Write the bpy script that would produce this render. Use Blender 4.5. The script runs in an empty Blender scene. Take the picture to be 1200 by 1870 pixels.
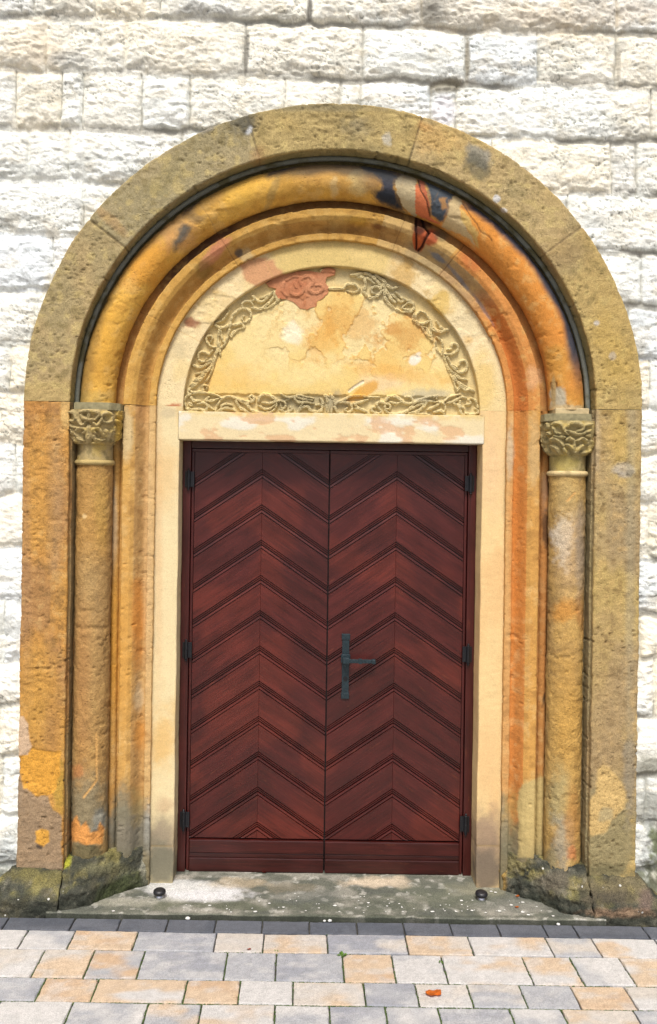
import bpy, bmesh, math, random
import numpy as np
from mathutils import Matrix, Vector

# ------------------------------------------------------------------ camera, sky, sun, exposure
sc = bpy.context.scene
F = 1543.0            # focal length in photo pixels
D = 3.688             # camera to portal face
CX, CZ = -0.134, 1.86
ROLL = math.radians(0.85)
ca, sa = math.cos(ROLL), math.sin(ROLL)
cam = bpy.data.cameras.new('camera')
camo = bpy.data.objects.new('camera', cam)
sc.collection.objects.link(camo)
cam.sensor_fit = 'VERTICAL'
cam.sensor_height = 36.0
cam.lens = F / 1870.0 * 36.0
cam.shift_x = 50.0 / 1870.0
cam.shift_y = -55.0 / 1870.0
cam.clip_start = 0.05
cam.clip_end = 300
camo.matrix_world = Matrix(((ca, -sa, 0, CX), (0, 0, -1, -D), (sa, ca, 0, CZ), (0, 0, 0, 1)))
sc.camera = camo

world = bpy.data.worlds.new('World')
sc.world = world
world.use_nodes = True
wn = world.node_tree
bg = wn.nodes['Background']
sky = wn.nodes.new('ShaderNodeTexSky')
sky.sky_type = 'NISHITA'
sky.sun_disc = False
SUN_EL, SUN_AZ = math.radians(57), math.radians(186)   # azimuth from +Y clockwise
sky.sun_elevation = SUN_EL
sky.sun_rotation = SUN_AZ
sky.air_density = 0.5
sky.dust_density = 4.5
sky.ozone_density = 0.6
wn.links.new(sky.outputs[0], bg.inputs[0])
bg.inputs[1].default_value = 0.105
sl = bpy.data.lights.new('sun', 'SUN')
sl.energy = 2.1
sl.angle = math.radians(18)
sl.color = (1.0, 0.975, 0.935)
so = bpy.data.objects.new('sun', sl)
sc.collection.objects.link(so)
sd = Vector((math.sin(SUN_AZ) * math.cos(SUN_EL), math.cos(SUN_AZ) * math.cos(SUN_EL), math.sin(SUN_EL)))
so.rotation_euler = sd.to_track_quat('Z', 'Y').to_euler()
so.location = (0, -6, 8)
sc.view_settings.view_transform = 'Standard'
sc.view_settings.look = 'None'
sc.view_settings.exposure = 0.70
sc.view_settings.gamma = 1.0

# ------------------------------------------------------------------ pixel <-> world helpers (used to read sizes off the photograph)
def unproj(px, py, Y):
    u, v = px - 550.0, py - 880.0
    s = (D + Y) / F
    return (u * ca + v * sa) * s + CX, (u * sa - v * ca) * s + CZ
def on_ground(px, py, z=0.0):
    u, v = px - 550.0, py - 880.0
    zu = u * sa - v * ca
    d = (z - CZ) * F / zu
    return (u * ca + v * sa) * d / F + CX, d - D
def proj(P):
    d = (D + P[..., 1]) / F
    x, z = P[..., 0] - CX, P[..., 2] - CZ
    return 550 + (x * ca + z * sa) / d, 880 + (-z * ca + x * sa) / d

# ------------------------------------------------------------------ numpy noise
def _h(ix, iy, iz, seed):
    h = (ix * 374761393 + iy * 668265263 + iz * 2147483647 + seed * 1274126177) & 0xffffffff
    h = ((h ^ (h >> 13)) * 1274126177) & 0xffffffff
    h = ((h ^ (h >> 16)) * 2246822519) & 0xffffffff
    return ((h ^ (h >> 15)) & 0xffffff) / float(0xffffff)
def vnoise(P, seed=0):
    I = np.floor(P).astype(np.int64)
    f = P - I
    f = f * f * f * (f * (f * 6 - 15) + 10)
    r = 0
    for dx in (0, 1):
        wx = f[..., 0] if dx else 1 - f[..., 0]
        for dy in (0, 1):
            wy = f[..., 1] if dy else 1 - f[..., 1]
            for dz in (0, 1):
                wz = f[..., 2] if dz else 1 - f[..., 2]
                r = r + wx * wy * wz * _h(I[..., 0] + dx, I[..., 1] + dy, I[..., 2] + dz, seed)
    return r * 2 - 1
def fbm(P, scale, octv=4, seed=0, rough=0.5):
    if np.isscalar(scale): scale = (scale,) * 3
    Q = P * np.array(scale, float)
    a, t, r = 1.0, 0.0, 0
    for i in range(octv):
        r = r + a * vnoise(Q + 17.3 * i, seed + i * 31)
        t += a; a *= rough; Q = Q * 2.03
    return r / t * 1.6
def cells(P, scale, seed=0):
    """distance to the nearest random point and that cell's random value (2-D on x,z)"""
    x, z = P[..., 0] * scale, P[..., 2] * scale
    ix, iz = np.floor(x).astype(np.int64), np.floor(z).astype(np.int64)
    best = np.full(x.shape, 9.0); val = np.zeros(x.shape)
    for dx in (-1, 0, 1):
        for dz in (-1, 0, 1):
            a, b = ix + dx, iz + dz
            zero = np.zeros_like(a)
            cx, cz = a + _h(a, b, zero, seed), b + _h(a, b, zero, seed + 5)
            d = np.hypot(x - cx, z - cz)
            m = d < best
            best = np.where(m, d, best); val = np.where(m, _h(a, b, zero, seed + 9), val)
    return best, val
def sstep(a, b, x):
    t = np.clip((x - a) / (b - a), 0, 1)
    return t * t * (3 - 2 * t)

# ------------------------------------------------------------------ colours
KD = 0.76
SAT = 1.06
def lin(c, k=KD):
    c = np.array(c, float) / 255.0
    g = c @ np.array([0.3, 0.59, 0.11]); c = g + (c - g) * SAT
    return np.where(c <= 0.04045, c / 12.92, ((c + 0.055) / 1.055) ** 2.4) * k
def crackline(X_, Y_, pts, w):
    best = np.full(X_.shape, 99.0)
    for (x0, y0), (x1, y1) in zip(pts, pts[1:]):
        L2 = (x1 - x0) ** 2 + (y1 - y0) ** 2
        t = np.clip(((X_ - x0) * (x1 - x0) + (Y_ - y0) * (y1 - y0)) / L2, 0, 1)
        best = np.minimum(best, np.hypot(X_ - x0 - t * (x1 - x0), Y_ - y0 - t * (y1 - y0)))
    return 1 - sstep(w * 0.4, w, best)
def rgb(*c): return np.array(c, float)
def mixc(A, B, m):
    m = np.asarray(m)[..., None]
    return A * (1 - m) + B * m
def blobs(P, col, items, seed=3):
    """irregular stains: (px, py, rx, ry, deg, colour, strength, softness, raggedness) at photo places, fixed to the surface"""
    X, Y = proj(P)
    n = fbm(P, 14, 4, seed, 0.55); n2 = fbm(P, 45, 3, seed + 7, 0.6)
    for (px, py, rx, ry, deg, c, st, soft, rag) in items:
        a = math.radians(deg); dx, dy = X - px, Y - py
        u = (dx * math.cos(a) + dy * math.sin(a)) / rx
        v = (-dx * math.sin(a) + dy * math.cos(a)) / ry
        r = np.sqrt(u * u + v * v) + (n * 0.6 + n2 * 0.4) * rag
        col = mixc(col, lin(c), st * (1 - sstep(1 - soft, 1 + soft * 0.6, r)))
    return col

def inpoly(X, Y, poly):
    m = np.zeros(X.shape, bool); n = len(poly)
    for i in range(n):
        x0, y0 = poly[i]; x1, y1 = poly[(i + 1) % n]
        c = ((y0 > Y) != (y1 > Y)) & (X < (x1 - x0) * (Y - y0) / (y1 - y0 + 1e-9) + x0); m ^= c
    return m
def patches(P, col, items, seed=5, ox=0, oy=0, s=1.0, soft=0):
    """stains with a drawn outline, ragged at the edge; soft>0 averages several jittered copies"""
    X, Y = proj(P)
    for k, (poly, c, st, jit) in enumerate(items):
        pl = [(ox + a / s, oy + b / s) for a, b in poly]
        m = 0; reps = 5 if soft else 1
        jx = fbm(P, 30, 3, seed + k) * jit; jy = fbm(P, 30, 3, seed + k + 50) * jit
        for q in range(reps):
            a = q * 2.4; m = m + inpoly(X + jx + soft * math.cos(a) * (q > 0), Y + jy + soft * math.sin(a) * (q > 0), pl).astype(float) / reps
        col = mixc(col, lin(c), m * st)
    return col
# ------------------------------------------------------------------ object helpers
def link(o):
    sc.collection.objects.link(o); return o
def tag(o, label=None, cat=None, group=None, kind=None):
    if label: o['label'] = label
    if cat: o['category'] = cat
    if group: o['group'] = group
    if kind: o['kind'] = kind
    return o
def empty(name, loc, label, cat, group=None):
    o = link(bpy.data.objects.new(name, None))
    o.location = loc; o.empty_display_size = 0.1
    return tag(o, label, cat, group)
def wloc(o):
    v = Vector((0, 0, 0))
    while o is not None:
        v += o.location; o = o.parent
    return v
def make(name, V, Q, mat, parent=None, col=None, attrs=None, smooth=True, label=None, origin=None):
    """V (n,3) world coordinates, Q (m,4) quads"""
    V = np.asarray(V, float).reshape(-1, 3)
    Q = np.asarray(Q, dtype=np.int32).reshape(-1, 4)
    me = bpy.data.meshes.new(name)
    off = np.array(wloc(parent)) if parent else np.zeros(3)
    loc = np.zeros(3)
    if origin is not None:
        loc = np.array(origin, float) - off; off = np.array(origin, float)
    me.vertices.add(len(V)); me.vertices.foreach_set('co', (V - off).astype(np.float32).ravel())
    me.loops.add(len(Q) * 4); me.loops.foreach_set('vertex_index', Q.ravel())
    me.polygons.add(len(Q)); me.polygons.foreach_set('loop_start', np.arange(0, len(Q) * 4, 4, dtype=np.int32))
    me.update(calc_edges=True)
    me.validate()
    me.polygons.foreach_set('use_smooth', np.full(len(me.polygons), bool(smooth)))
    if col is not None:
        c = np.ones((len(V), 4), np.float32); c[:, :3] = np.clip(col.reshape(-1, 3), 0, 1)
        me.color_attributes.new('Col', 'FLOAT_COLOR', 'POINT').data.foreach_set('color', c.ravel())
    if attrs:
        for k, a in attrs.items():
            me.attributes.new(k, 'FLOAT_VECTOR', 'POINT').data.foreach_set('vector', np.asarray(a, np.float32).ravel())
    me.materials.append(mat)
    o = link(bpy.data.objects.new(name, me))
    o.location = loc
    if parent: o.parent = parent
    if label: o['label'] = label
    return o
def grid_quads(n, m, wrap=False):
    i, j = np.meshgrid(np.arange(n - 1), np.arange(m if wrap else m - 1), indexing='ij')
    j2 = (j + 1) % m
    return np.stack([i * m + j, i * m + j2, (i + 1) * m + j2, (i + 1) * m + j], -1).reshape(-1, 4)
def normals(P, wrap=False):
    du = np.gradient(P, axis=0)
    if wrap:
        dv = np.roll(P, -1, 1) - np.roll(P, 1, 1)
    else:
        dv = np.gradient(P, axis=1)
    N = np.cross(du, dv)
    return N / np.maximum(np.linalg.norm(N, axis=-1, keepdims=True), 1e-9)
def from_bm(name, bm, mat, parent=None, smooth=False, label=None, origin=None):
    off = Vector(wloc(parent)) if parent else Vector((0, 0, 0))
    loc = Vector((0, 0, 0))
    if origin is not None:
        loc = Vector(origin) - off; off = Vector(origin)
    bmesh.ops.translate(bm, verts=bm.verts, vec=-off)
    bmesh.ops.recalc_face_normals(bm, faces=bm.faces)
    me = bpy.data.meshes.new(name); bm.to_mesh(me); bm.free()
    if smooth:
        for p in me.polygons: p.use_smooth = True
    me.materials.append(mat)
    o = link(bpy.data.objects.new(name, me)); o.location = loc
    if parent: o.parent = parent
    if label: o['label'] = label
    return o
def add_box(bm, x0, x1, y0, y1, z0, z1, bev=0.0, M=None):
    r = bmesh.ops.create_cube(bm, size=1.0)
    vs = r['verts']
    for v in vs:
        v.co = Vector((x0 + (v.co.x + .5) * (x1 - x0), y0 + (v.co.y + .5) * (y1 - y0), z0 + (v.co.z + .5) * (z1 - z0)))
    if bev > 0:
        es = list({e for v in vs for e in v.link_edges})
        r2 = bmesh.ops.bevel(bm, geom=es, offset=bev, segments=2, profile=0.6, affect='EDGES')
        vs = [v for v in r2['verts']]
    if M is not None: bmesh.ops.transform(bm, matrix=M, verts=vs)
def add_lathe(bm, prof, c, axis='Z', n=24):
    """prof: list of (r, h) along the axis from c"""
    rings = []
    for r, h in prof:
        ring = []
        for k in range(n):
            a = 2 * math.pi * k / n
            p = (r * math.cos(a), r * math.sin(a), h)
            if axis == 'Y': p = (p[0], h, p[1])
            if axis == 'X': p = (h, p[0], p[1])
            ring.append(bm.verts.new((c[0] + p[0], c[1] + p[1], c[2] + p[2])))
        rings.append(ring)
    for a, b in zip(rings, rings[1:]):
        for k in range(n): bm.faces.new((a[k], a[(k + 1) % n], b[(k + 1) % n], b[k]))
    bm.faces.new(rings[0]); bm.faces.new(rings[-1])

# ------------------------------------------------------------------ materials
def nodes_of(name):
    m = bpy.data.materials.new(name); m.use_nodes = True
    nt = m.node_tree
    return m, nt, nt.nodes['Principled BSDF']
def stone_mat(name, rough=0.9, fine=110, coarse=28, b_fine=0.35, b_coarse=0.3, var=0.16, pits=0.0, tool=0.0, speck=0.0):
    m, nt, bs = nodes_of(name); N, L = nt.nodes.new, nt.links.new
    tc = N('ShaderNodeTexCoord'); co = tc.outputs['Object']
    at = N('ShaderNodeAttribute'); at.attribute_name = 'Col'
    n1 = N('ShaderNodeTexNoise'); n1.inputs['Scale'].default_value = fine; n1.inputs['Detail'].default_value = 5; n1.inputs['Roughness'].default_value = 0.65
    n2 = N('ShaderNodeTexNoise'); n2.inputs['Scale'].default_value = coarse; n2.inputs['Detail'].default_value = 6; n2.inputs['Roughness'].default_value = 0.6; n2.inputs['Distortion'].default_value = 0.4
    L(co, n1.inputs['Vector']); L(co, n2.inputs['Vector'])
    mr = N('ShaderNodeMapRange'); mr.inputs['From Min'].default_value = 0.3; mr.inputs['From Max'].default_value = 0.7
    mr.inputs['To Min'].default_value = 1 - var; mr.inputs['To Max'].default_value = 1 + var * 0.8
    add = N('ShaderNodeMath'); add.operation = 'ADD'; L(n1.outputs[0], add.inputs[0]); L(n2.outputs[0], add.inputs[1])
    hf = N('ShaderNodeMath'); hf.operation = 'MULTIPLY'; hf.inputs[1].default_value = 0.5; L(add.outputs[0], hf.inputs[0])
    L(hf.outputs[0], mr.inputs['Value'])
    mul = N('ShaderNodeVectorMath'); mul.operation = 'SCALE'; L(at.outputs['Color'], mul.inputs[0]); L(mr.outputs[0], mul.inputs['Scale'])
    gr = N('ShaderNodeTexNoise'); gr.inputs['Scale'].default_value = 230; gr.inputs['Detail'].default_value = 3; gr.inputs['Roughness'].default_value = 0.8; L(co, gr.inputs['Vector'])
    gm = N('ShaderNodeMapRange'); gm.inputs['From Min'].default_value = 0.36; gm.inputs['From Max'].default_value = 0.64; gm.inputs['To Min'].default_value = 1 - var * 1.3; gm.inputs['To Max'].default_value = 1 + var; L(gr.outputs[0], gm.inputs['Value'])
    m3 = N('ShaderNodeVectorMath'); m3.operation = 'SCALE'; L(mul.outputs[0], m3.inputs[0]); L(gm.outputs[0], m3.inputs['Scale'])
    out = m3.outputs[0]
    h = N('ShaderNodeMath'); h.operation = 'MULTIPLY_ADD'; L(n1.outputs[0], h.inputs[0]); h.inputs[1].default_value = b_fine
    h0 = N('ShaderNodeMath'); h0.operation = 'MULTIPLY'; L(n2.outputs[0], h0.inputs[0]); h0.inputs[1].default_value = b_coarse * 3
    L(h0.outputs[0], h.inputs[2]); hh = h.outputs[0]
    if pits > 0:
        mp = N('ShaderNodeMapping'); mp.inputs['Scale'].default_value = (1, 1, 1.7); L(co, mp.inputs[0])
        nd = N('ShaderNodeTexNoise'); nd.inputs['Scale'].default_value = 30; L(co, nd.inputs['Vector'])
        vm = N('ShaderNodeVectorMath'); vm.operation = 'MULTIPLY_ADD'; L(nd.outputs['Color'], vm.inputs[0]); vm.inputs[1].default_value = (0.02, 0.02, 0.02); L(mp.outputs[0], vm.inputs[2])
        v = N('ShaderNodeTexVoronoi'); v.inputs['Scale'].default_value = 60; v.inputs['Randomness'].default_value = 1; L(vm.outputs[0], v.inputs['Vector'])
        n3 = N('ShaderNodeTexNoise'); n3.inputs['Scale'].default_value = 9; n3.inputs['Detail'].default_value = 3; L(co, n3.inputs['Vector'])
        th = N('ShaderNodeMapRange'); th.inputs['From Min'].default_value = 0.42; th.inputs['From Max'].default_value = 0.66; th.inputs['To Min'].default_value = 0.04; th.inputs['To Max'].default_value = 0.34
        L(n3.outputs[0], th.inputs['Value'])
        sb = N('ShaderNodeMath'); sb.operation = 'DIVIDE'; L(v.outputs['Distance'], sb.inputs[0]); L(th.outputs[0], sb.inputs[1])
        pm = N('ShaderNodeMapRange'); pm.inputs['From Min'].default_value = 0.55; pm.inputs['From Max'].default_value = 1.0; L(sb.outputs[0], pm.inputs['Value'])
        ad = N('ShaderNodeMath'); ad.operation = 'MULTIPLY_ADD'; L(pm.outputs[0], ad.inputs[0]); ad.inputs[1].default_value = pits; L(hh, ad.inputs[2]); hh = ad.outputs[0]
        # pits coloured slightly darker than the stone face
        dk = N('ShaderNodeMapRange'); dk.inputs['To Min'].default_value = 0.86; dk.inputs['To Max'].default_value = 1.0; L(pm.outputs[0], dk.inputs['Value'])
        m2 = N('ShaderNodeVectorMath'); m2.operation = 'SCALE'; L(out, m2.inputs[0]); L(dk.outputs[0], m2.inputs['Scale']); out = m2.outputs[0]
    if tool > 0:
        w = N('ShaderNodeTexWave'); w.wave_type = 'BANDS'; w.bands_direction = 'Z'; w.inputs['Scale'].default_value = 95; w.inputs['Distortion'].default_value = 2.2; w.inputs['Detail'].default_value = 2; w.inputs['Detail Scale'].default_value = 0.6
        L(co, w.inputs['Vector'])
        ad = N('ShaderNodeMath'); ad.operation = 'MULTIPLY_ADD'; L(w.outputs['Fac'], ad.inputs[0]); ad.inputs[1].default_value = tool; L(hh, ad.inputs[2]); hh = ad.outputs[0]
    if speck > 0:
        v = N('ShaderNodeTexVoronoi'); v.inputs['Scale'].default_value = 55; L(co, v.inputs['Vector'])
        sx = N('ShaderNodeSeparateColor'); L(v.outputs['Color'], sx.inputs[0])
        g1 = N('ShaderNodeMath'); g1.operation = 'GREATER_THAN'; L(sx.outputs[0], g1.inputs[0]); g1.inputs[1].default_value = 1 - speck
        g2 = N('ShaderNodeMath'); g2.operation = 'LESS_THAN'; L(v.outputs['Distance'], g2.inputs[0]); g2.inputs[1].default_value = 0.27
        g = N('ShaderNodeMath'); g.operation = 'MULTIPLY'; L(g1.outputs[0], g.inputs[0]); L(g2.outputs[0], g.inputs[1])
        mx = N('ShaderNodeMix'); mx.data_type = 'RGBA'; L(g.outputs[0], mx.inputs[0]); L(out, mx.inputs[6]); mx.inputs[7].default_value = (0.5, 0.5, 0.46, 1); out = mx.outputs[2]
    bp = N('ShaderNodeBump'); bp.inputs['Strength'].default_value = 1.0; bp.inputs['Distance'].default_value = 0.006
    L(hh, bp.inputs['Height']); L(bp.outputs[0], bs.inputs['Normal'])
    L(out, bs.inputs['Base Color'])
    bs.inputs['Roughness'].default_value = rough
    bs.inputs['Specular IOR Level'].default_value = 0.25
    return m
M_wall = stone_mat('rough_limestone', fine=130, coarse=34, b_fine=0.5, b_coarse=0.45, var=0.12)
M_sand = stone_mat('pitted_sandstone', fine=120, coarse=30, b_fine=0.38, b_coarse=0.3, var=0.22, pits=0.4)
M_smooth = stone_mat('smooth_sandstone', fine=120, coarse=24, b_fine=0.22, b_coarse=0.14, var=0.12, pits=0.18)
M_cream = stone_mat('tooled_cream_stone', fine=140, coarse=20, b_fine=0.16, b_coarse=0.08, var=0.08, tool=0.13)
M_relief = stone_mat('carved_sandstone', fine=150, coarse=40, b_fine=0.14, b_coarse=0.08, var=0.13)
M_base = stone_mat('mossy_base_stone', fine=120, coarse=32, b_fine=0.6, b_coarse=0.5, var=0.42, pits=0.2, speck=0.02)
M_step = stone_mat('worn_step_stone', fine=150, coarse=35, b_fine=0.25, b_coarse=0.15, var=0.3)
M_pave = stone_mat('concrete_paver', fine=260, coarse=60, b_fine=0.25, b_coarse=0.06, var=0.2, rough=0.85)

def wood_mat(name, rough=0.33, spec=0.38):
    m, nt, bs = nodes_of(name); N, L = nt.nodes.new, nt.links.new
    at = N('ShaderNodeAttribute'); at.attribute_name = 'Col'
    gr = N('ShaderNodeAttribute'); gr.attribute_name = 'Grain'
    mp = N('ShaderNodeMapping'); mp.inputs['Scale'].default_value = (5, 150, 1); L(gr.outputs['Vector'], mp.inputs[0])
    n1 = N('ShaderNodeTexNoise'); n1.inputs['Scale'].default_value = 1; n1.inputs['Detail'].default_value = 5; n1.inputs['Roughness'].default_value = 0.7; L(mp.outputs[0], n1.inputs['Vector'])
    mp2 = N('ShaderNodeMapping'); mp2.inputs['Scale'].default_value = (6, 22, 1); L(gr.outputs['Vector'], mp2.inputs[0])
    n2 = N('ShaderNodeTexNoise'); n2.inputs['Scale'].default_value = 1; n2.inputs['Detail'].default_value = 3; L(mp2.outputs[0], n2.inputs['Vector'])
    mr = N('ShaderNodeMapRange'); mr.inputs['From Min'].default_value = 0.28; mr.inputs['From Max'].default_value = 0.72; mr.inputs['To Min'].default_value = 0.62; mr.inputs['To Max'].default_value = 1.42; L(n1.outputs[0], mr.inputs['Value'])
    mr2 = N('ShaderNodeMapRange'); mr2.inputs['From Min'].default_value = 0.3; mr2.inputs['From Max'].default_value = 0.75; mr2.inputs['To Min'].default_value = 0.75; mr2.inputs['To Max'].default_value = 1.35; L(n2.outputs[0], mr2.inputs['Value'])
    mm = N('ShaderNodeMath'); mm.operation = 'MULTIPLY'; L(mr.outputs[0], mm.inputs[0]); L(mr2.outputs[0], mm.inputs[1])
    mul = N('ShaderNodeVectorMath'); mul.operation = 'SCALE'; L(at.outputs['Color'], mul.inputs[0]); L(mm.outputs[0], mul.inputs['Scale'])
    # worn spots where the stain has rubbed thin
    g3 = N('ShaderNodeTexNoise'); g3.inputs['Scale'].default_value = 1; g3.inputs['Detail'].default_value = 6; g3.inputs['Roughness'].default_value = 0.8
    mp3 = N('ShaderNodeMapping'); mp3.inputs['Scale'].default_value = (9, 60, 3); L(gr.outputs['Vector'], mp3.inputs[0]); L(mp3.outputs[0], g3.inputs['Vector'])
    wr = N('ShaderNodeMapRange'); wr.inputs['From Min'].default_value = 0.60; wr.inputs['From Max'].default_value = 0.74; wr.inputs['To Max'].default_value = 0.55; L(g3.outputs[0], wr.inputs['Value'])
    mx = N('ShaderNodeMix'); mx.data_type = 'RGBA'; L(wr.outputs[0], mx.inputs[0]); L(mul.outputs[0], mx.inputs[6]); mx.inputs[7].default_value = (0.2, 0.055, 0.022, 1)
    L(mx.outputs[2], bs.inputs['Base Color'])
    rr = N('ShaderNodeMapRange'); rr.inputs['To Min'].default_value = rough - 0.07; rr.inputs['To Max'].default_value = rough + 0.2; L(n2.outputs[0], rr.inputs['Value']); L(rr.outputs[0], bs.inputs['Roughness'])
    bp = N('ShaderNodeBump'); bp.inputs['Strength'].default_value = 0.5; bp.inputs['Distance'].default_value = 0.0015; L(n1.outputs[0], bp.inputs['Height']); L(bp.outputs[0], bs.inputs['Normal'])
    bs.inputs['Specular IOR Level'].default_value = spec
    bs.inputs['Coat Weight'].default_value = 0.22; bs.inputs['Coat Roughness'].default_value = 0.28
    return m
M_wood = wood_mat('stained_mahogany')

def plain_mat(name, c, rough=0.5, metal=0.0, var=0.2, scale=60, bump=0.2, spec=0.5):
    m, nt, bs = nodes_of(name); N, L = nt.nodes.new, nt.links.new
    tc = N('ShaderNodeTexCoord')
    n1 = N('ShaderNodeTexNoise'); n1.inputs['Scale'].default_value = scale; n1.inputs['Detail'].default_value = 4; L(tc.outputs['Object'], n1.inputs['Vector'])
    mr = N('ShaderNodeMapRange'); mr.inputs['From Min'].default_value = 0.3; mr.inputs['From Max'].default_value = 0.7; mr.inputs['To Min'].default_value = 1 - var; mr.inputs['To Max'].default_value = 1 + var; L(n1.outputs[0], mr.inputs['Value'])
    mul = N('ShaderNodeVectorMath'); mul.operation = 'SCALE'; mul.inputs[0].default_value = c; L(mr.outputs[0], mul.inputs['Scale']); L(mul.outputs[0], bs.inputs['Base Color'])
    bp = N('ShaderNodeBump'); bp.inputs['Strength'].default_value = bump; bp.inputs['Distance'].default_value = 0.002; L(n1.outputs[0], bp.inputs['Height']); L(bp.outputs[0], bs.inputs['Normal'])
    bs.inputs['Roughness'].default_value = rough; bs.inputs['Metallic'].default_value = metal; bs.inputs['Specular IOR Level'].default_value = spec
    return m
M_iron = plain_mat('forged_iron', (0.018, 0.033, 0.040), rough=0.4, metal=0.35, scale=90, bump=0.6)
M_black = plain_mat('black_iron', (0.012, 0.013, 0.016), rough=0.4, metal=0.3)
M_rubber = plain_mat('black_rubber', (0.012, 0.012, 0.014), rough=0.45, var=0.1)
M_steel = plain_mat('brushed_steel', (0.55, 0.56, 0.58), rough=0.3, metal=0.9, var=0.05)
M_leaf_o = plain_mat('orange_leaf', (0.62, 0.17, 0.02), rough=0.6, scale=120, var=0.35)
M_leaf_r = plain_mat('red_leaf', (0.38, 0.07, 0.03), rough=0.6, scale=150, var=0.35)
M_weed = plain_mat('weed_green', (0.13, 0.26, 0.03), rough=0.6, scale=150, var=0.3)
M_moss = plain_mat('joint_moss', (0.055, 0.09, 0.02), rough=0.95, scale=200, var=0.5, bump=0.8)
M_fleck = plain_mat('pale_fleck', (0.62, 0.62, 0.58), rough=0.8, scale=200, var=0.15)
M_dirt = plain_mat('joint_sand', (0.05, 0.048, 0.04), rough=0.95, scale=80, var=0.4, bump=0.7)

# ------------------------------------------------------------------ ground
bm = bmesh.new()
for a in [(-60, -60, -0.075), (60, -60, -0.075), (60, 60, -0.075), (-60, 60, -0.075)]: bm.verts.new(a)
bm.faces.new(bm.verts[:])
tag(from_bm('ground', bm, plain_mat('ground_gravel', (0.2, 0.19, 0.17), rough=0.95, scale=30, var=0.3)), kind='structure')
bm = bmesh.new()
for a in [(-6, -7, -0.012), (6, -7, -0.012), (6, 0.3, -0.012), (-6, 0.3, -0.012)]: bm.verts.new(a)
bm.faces.new(bm.verts[:])
tag(from_bm('joint_bed', bm, M_dirt), kind='structure')

rng = np.random.default_rng(7)
def paver_mesh(items, mat, name):
    """items: (x0, x1, y0, y1, colour_fn) ; each a slab with softened top edges and a dense top for blotches"""
    V, Q, C = [], [], []
    base = 0
    for (x0, x1, y0, y1, c0, c1, dz) in items:
        g = 0.0028
        x0 += g; x1 -= g; y0 += g; y1 -= g
        n = max(5, int((x1 - x0) / 0.012)); m = max(5, int((y1 - y0) / 0.012))
        xs = np.concatenate([[x0, x0], [x0 + 0.001], np.linspace(x0 + 0.005, x1 - 0.005, n), [x1 - 0.001], [x1, x1]])
        ys = np.concatenate([[y0, y0], [y0 + 0.001], np.linspace(y0 + 0.005, y1 - 0.005, m), [y1 - 0.001], [y1, y1]])
        zx = np.zeros(len(xs)); zx[[1, -2]] = -0.004; zx[[2, -3]] = -0.0015; zx[[0, -1]] = -0.05
        zy = np.zeros(len(ys)); zy[[1, -2]] = -0.004; zy[[2, -3]] = -0.0015; zy[[0, -1]] = -0.05
        X, Y = np.meshgrid(xs, ys, indexing='ij')
        Z = np.minimum(zx[:, None], zy[None, :]) + dz
        P = np.stack([X, Y, Z], -1)
        tilt = rng.normal(0, 0.004, 2)
        P[..., 2] += (X - (x0 + x1) / 2) * tilt[0] + (Y - (y0 + y1) / 2) * tilt[1]
        s = int(rng.integers(1, 9999))
        P[..., :2] += 0.0011 * np.stack([fbm(P, 45, 2, s + 8), fbm(P, 45, 2, s + 9)], -1)
        P[..., 2] -= 0.004 * (zx[:, None] + zy[None, :] < 0) * sstep(0.35, 0.7, fbm(P, 60, 2, s + 10))
        t = sstep(-0.35, 0.4, fbm(P, (7, 14, 1), 3, s) + rng.normal(0, 0.15))
        t2 = fbm(P, 60, 3, s + 3)
        c = mixc(np.broadcast_to(c0, P.shape), np.broadcast_to(c1, P.shape), t)
        c = mixc(c, lin((242, 240, 236), KP), sstep(-0.1, 0.6, fbm(P, (16, 30, 1), 4, s + 5)) * 0.45 * (c0.max() > 0.2)) * (1 + 0.10 * t2[..., None])
        V.append(P.reshape(-1, 3)); C.append(c.reshape(-1, 3)); Q.append(grid_quads(*X.shape) + base); base += X.size
    o = make(name, np.concatenate(V), np.concatenate(Q), mat, col=np.concatenate(C), smooth=False)
    return tag(o, kind='structure')
KP = 0.53
def lp(c): return lin(c, KP)
cP = {'w': (244, 242, 238), 'g': (208, 210, 213), 'p': (244, 220, 190), 'o': (238, 208, 174), 'd': (188, 191, 198), 'l': (240, 232, 220)}
YR = [-0.108, -0.208, -0.350, -0.540, -0.682]
def row_xs(pxs, y0, y1, step=(0.2,), lo=-4.5, hi=4.5):
    yc = (y0 + y1) / 2
    d = (D + yc) / F
    xs = []
    for p in pxs:
        v = CZ / d
        xs.append(((p - 550) + v * sa) * d + CX if False else (((p - 550) - 0) * ca + (v) * sa) * d + CX)
    x = xs[0]; left = []
    while x > lo: x -= step[int(rng.integers(len(step)))]; left.append(x)
    x = xs[-1]; right = []
    while x < hi: x += step[int(rng.integers(len(step)))]; right.append(x)
    return left[::-1] + xs + right, len(left)
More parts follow.
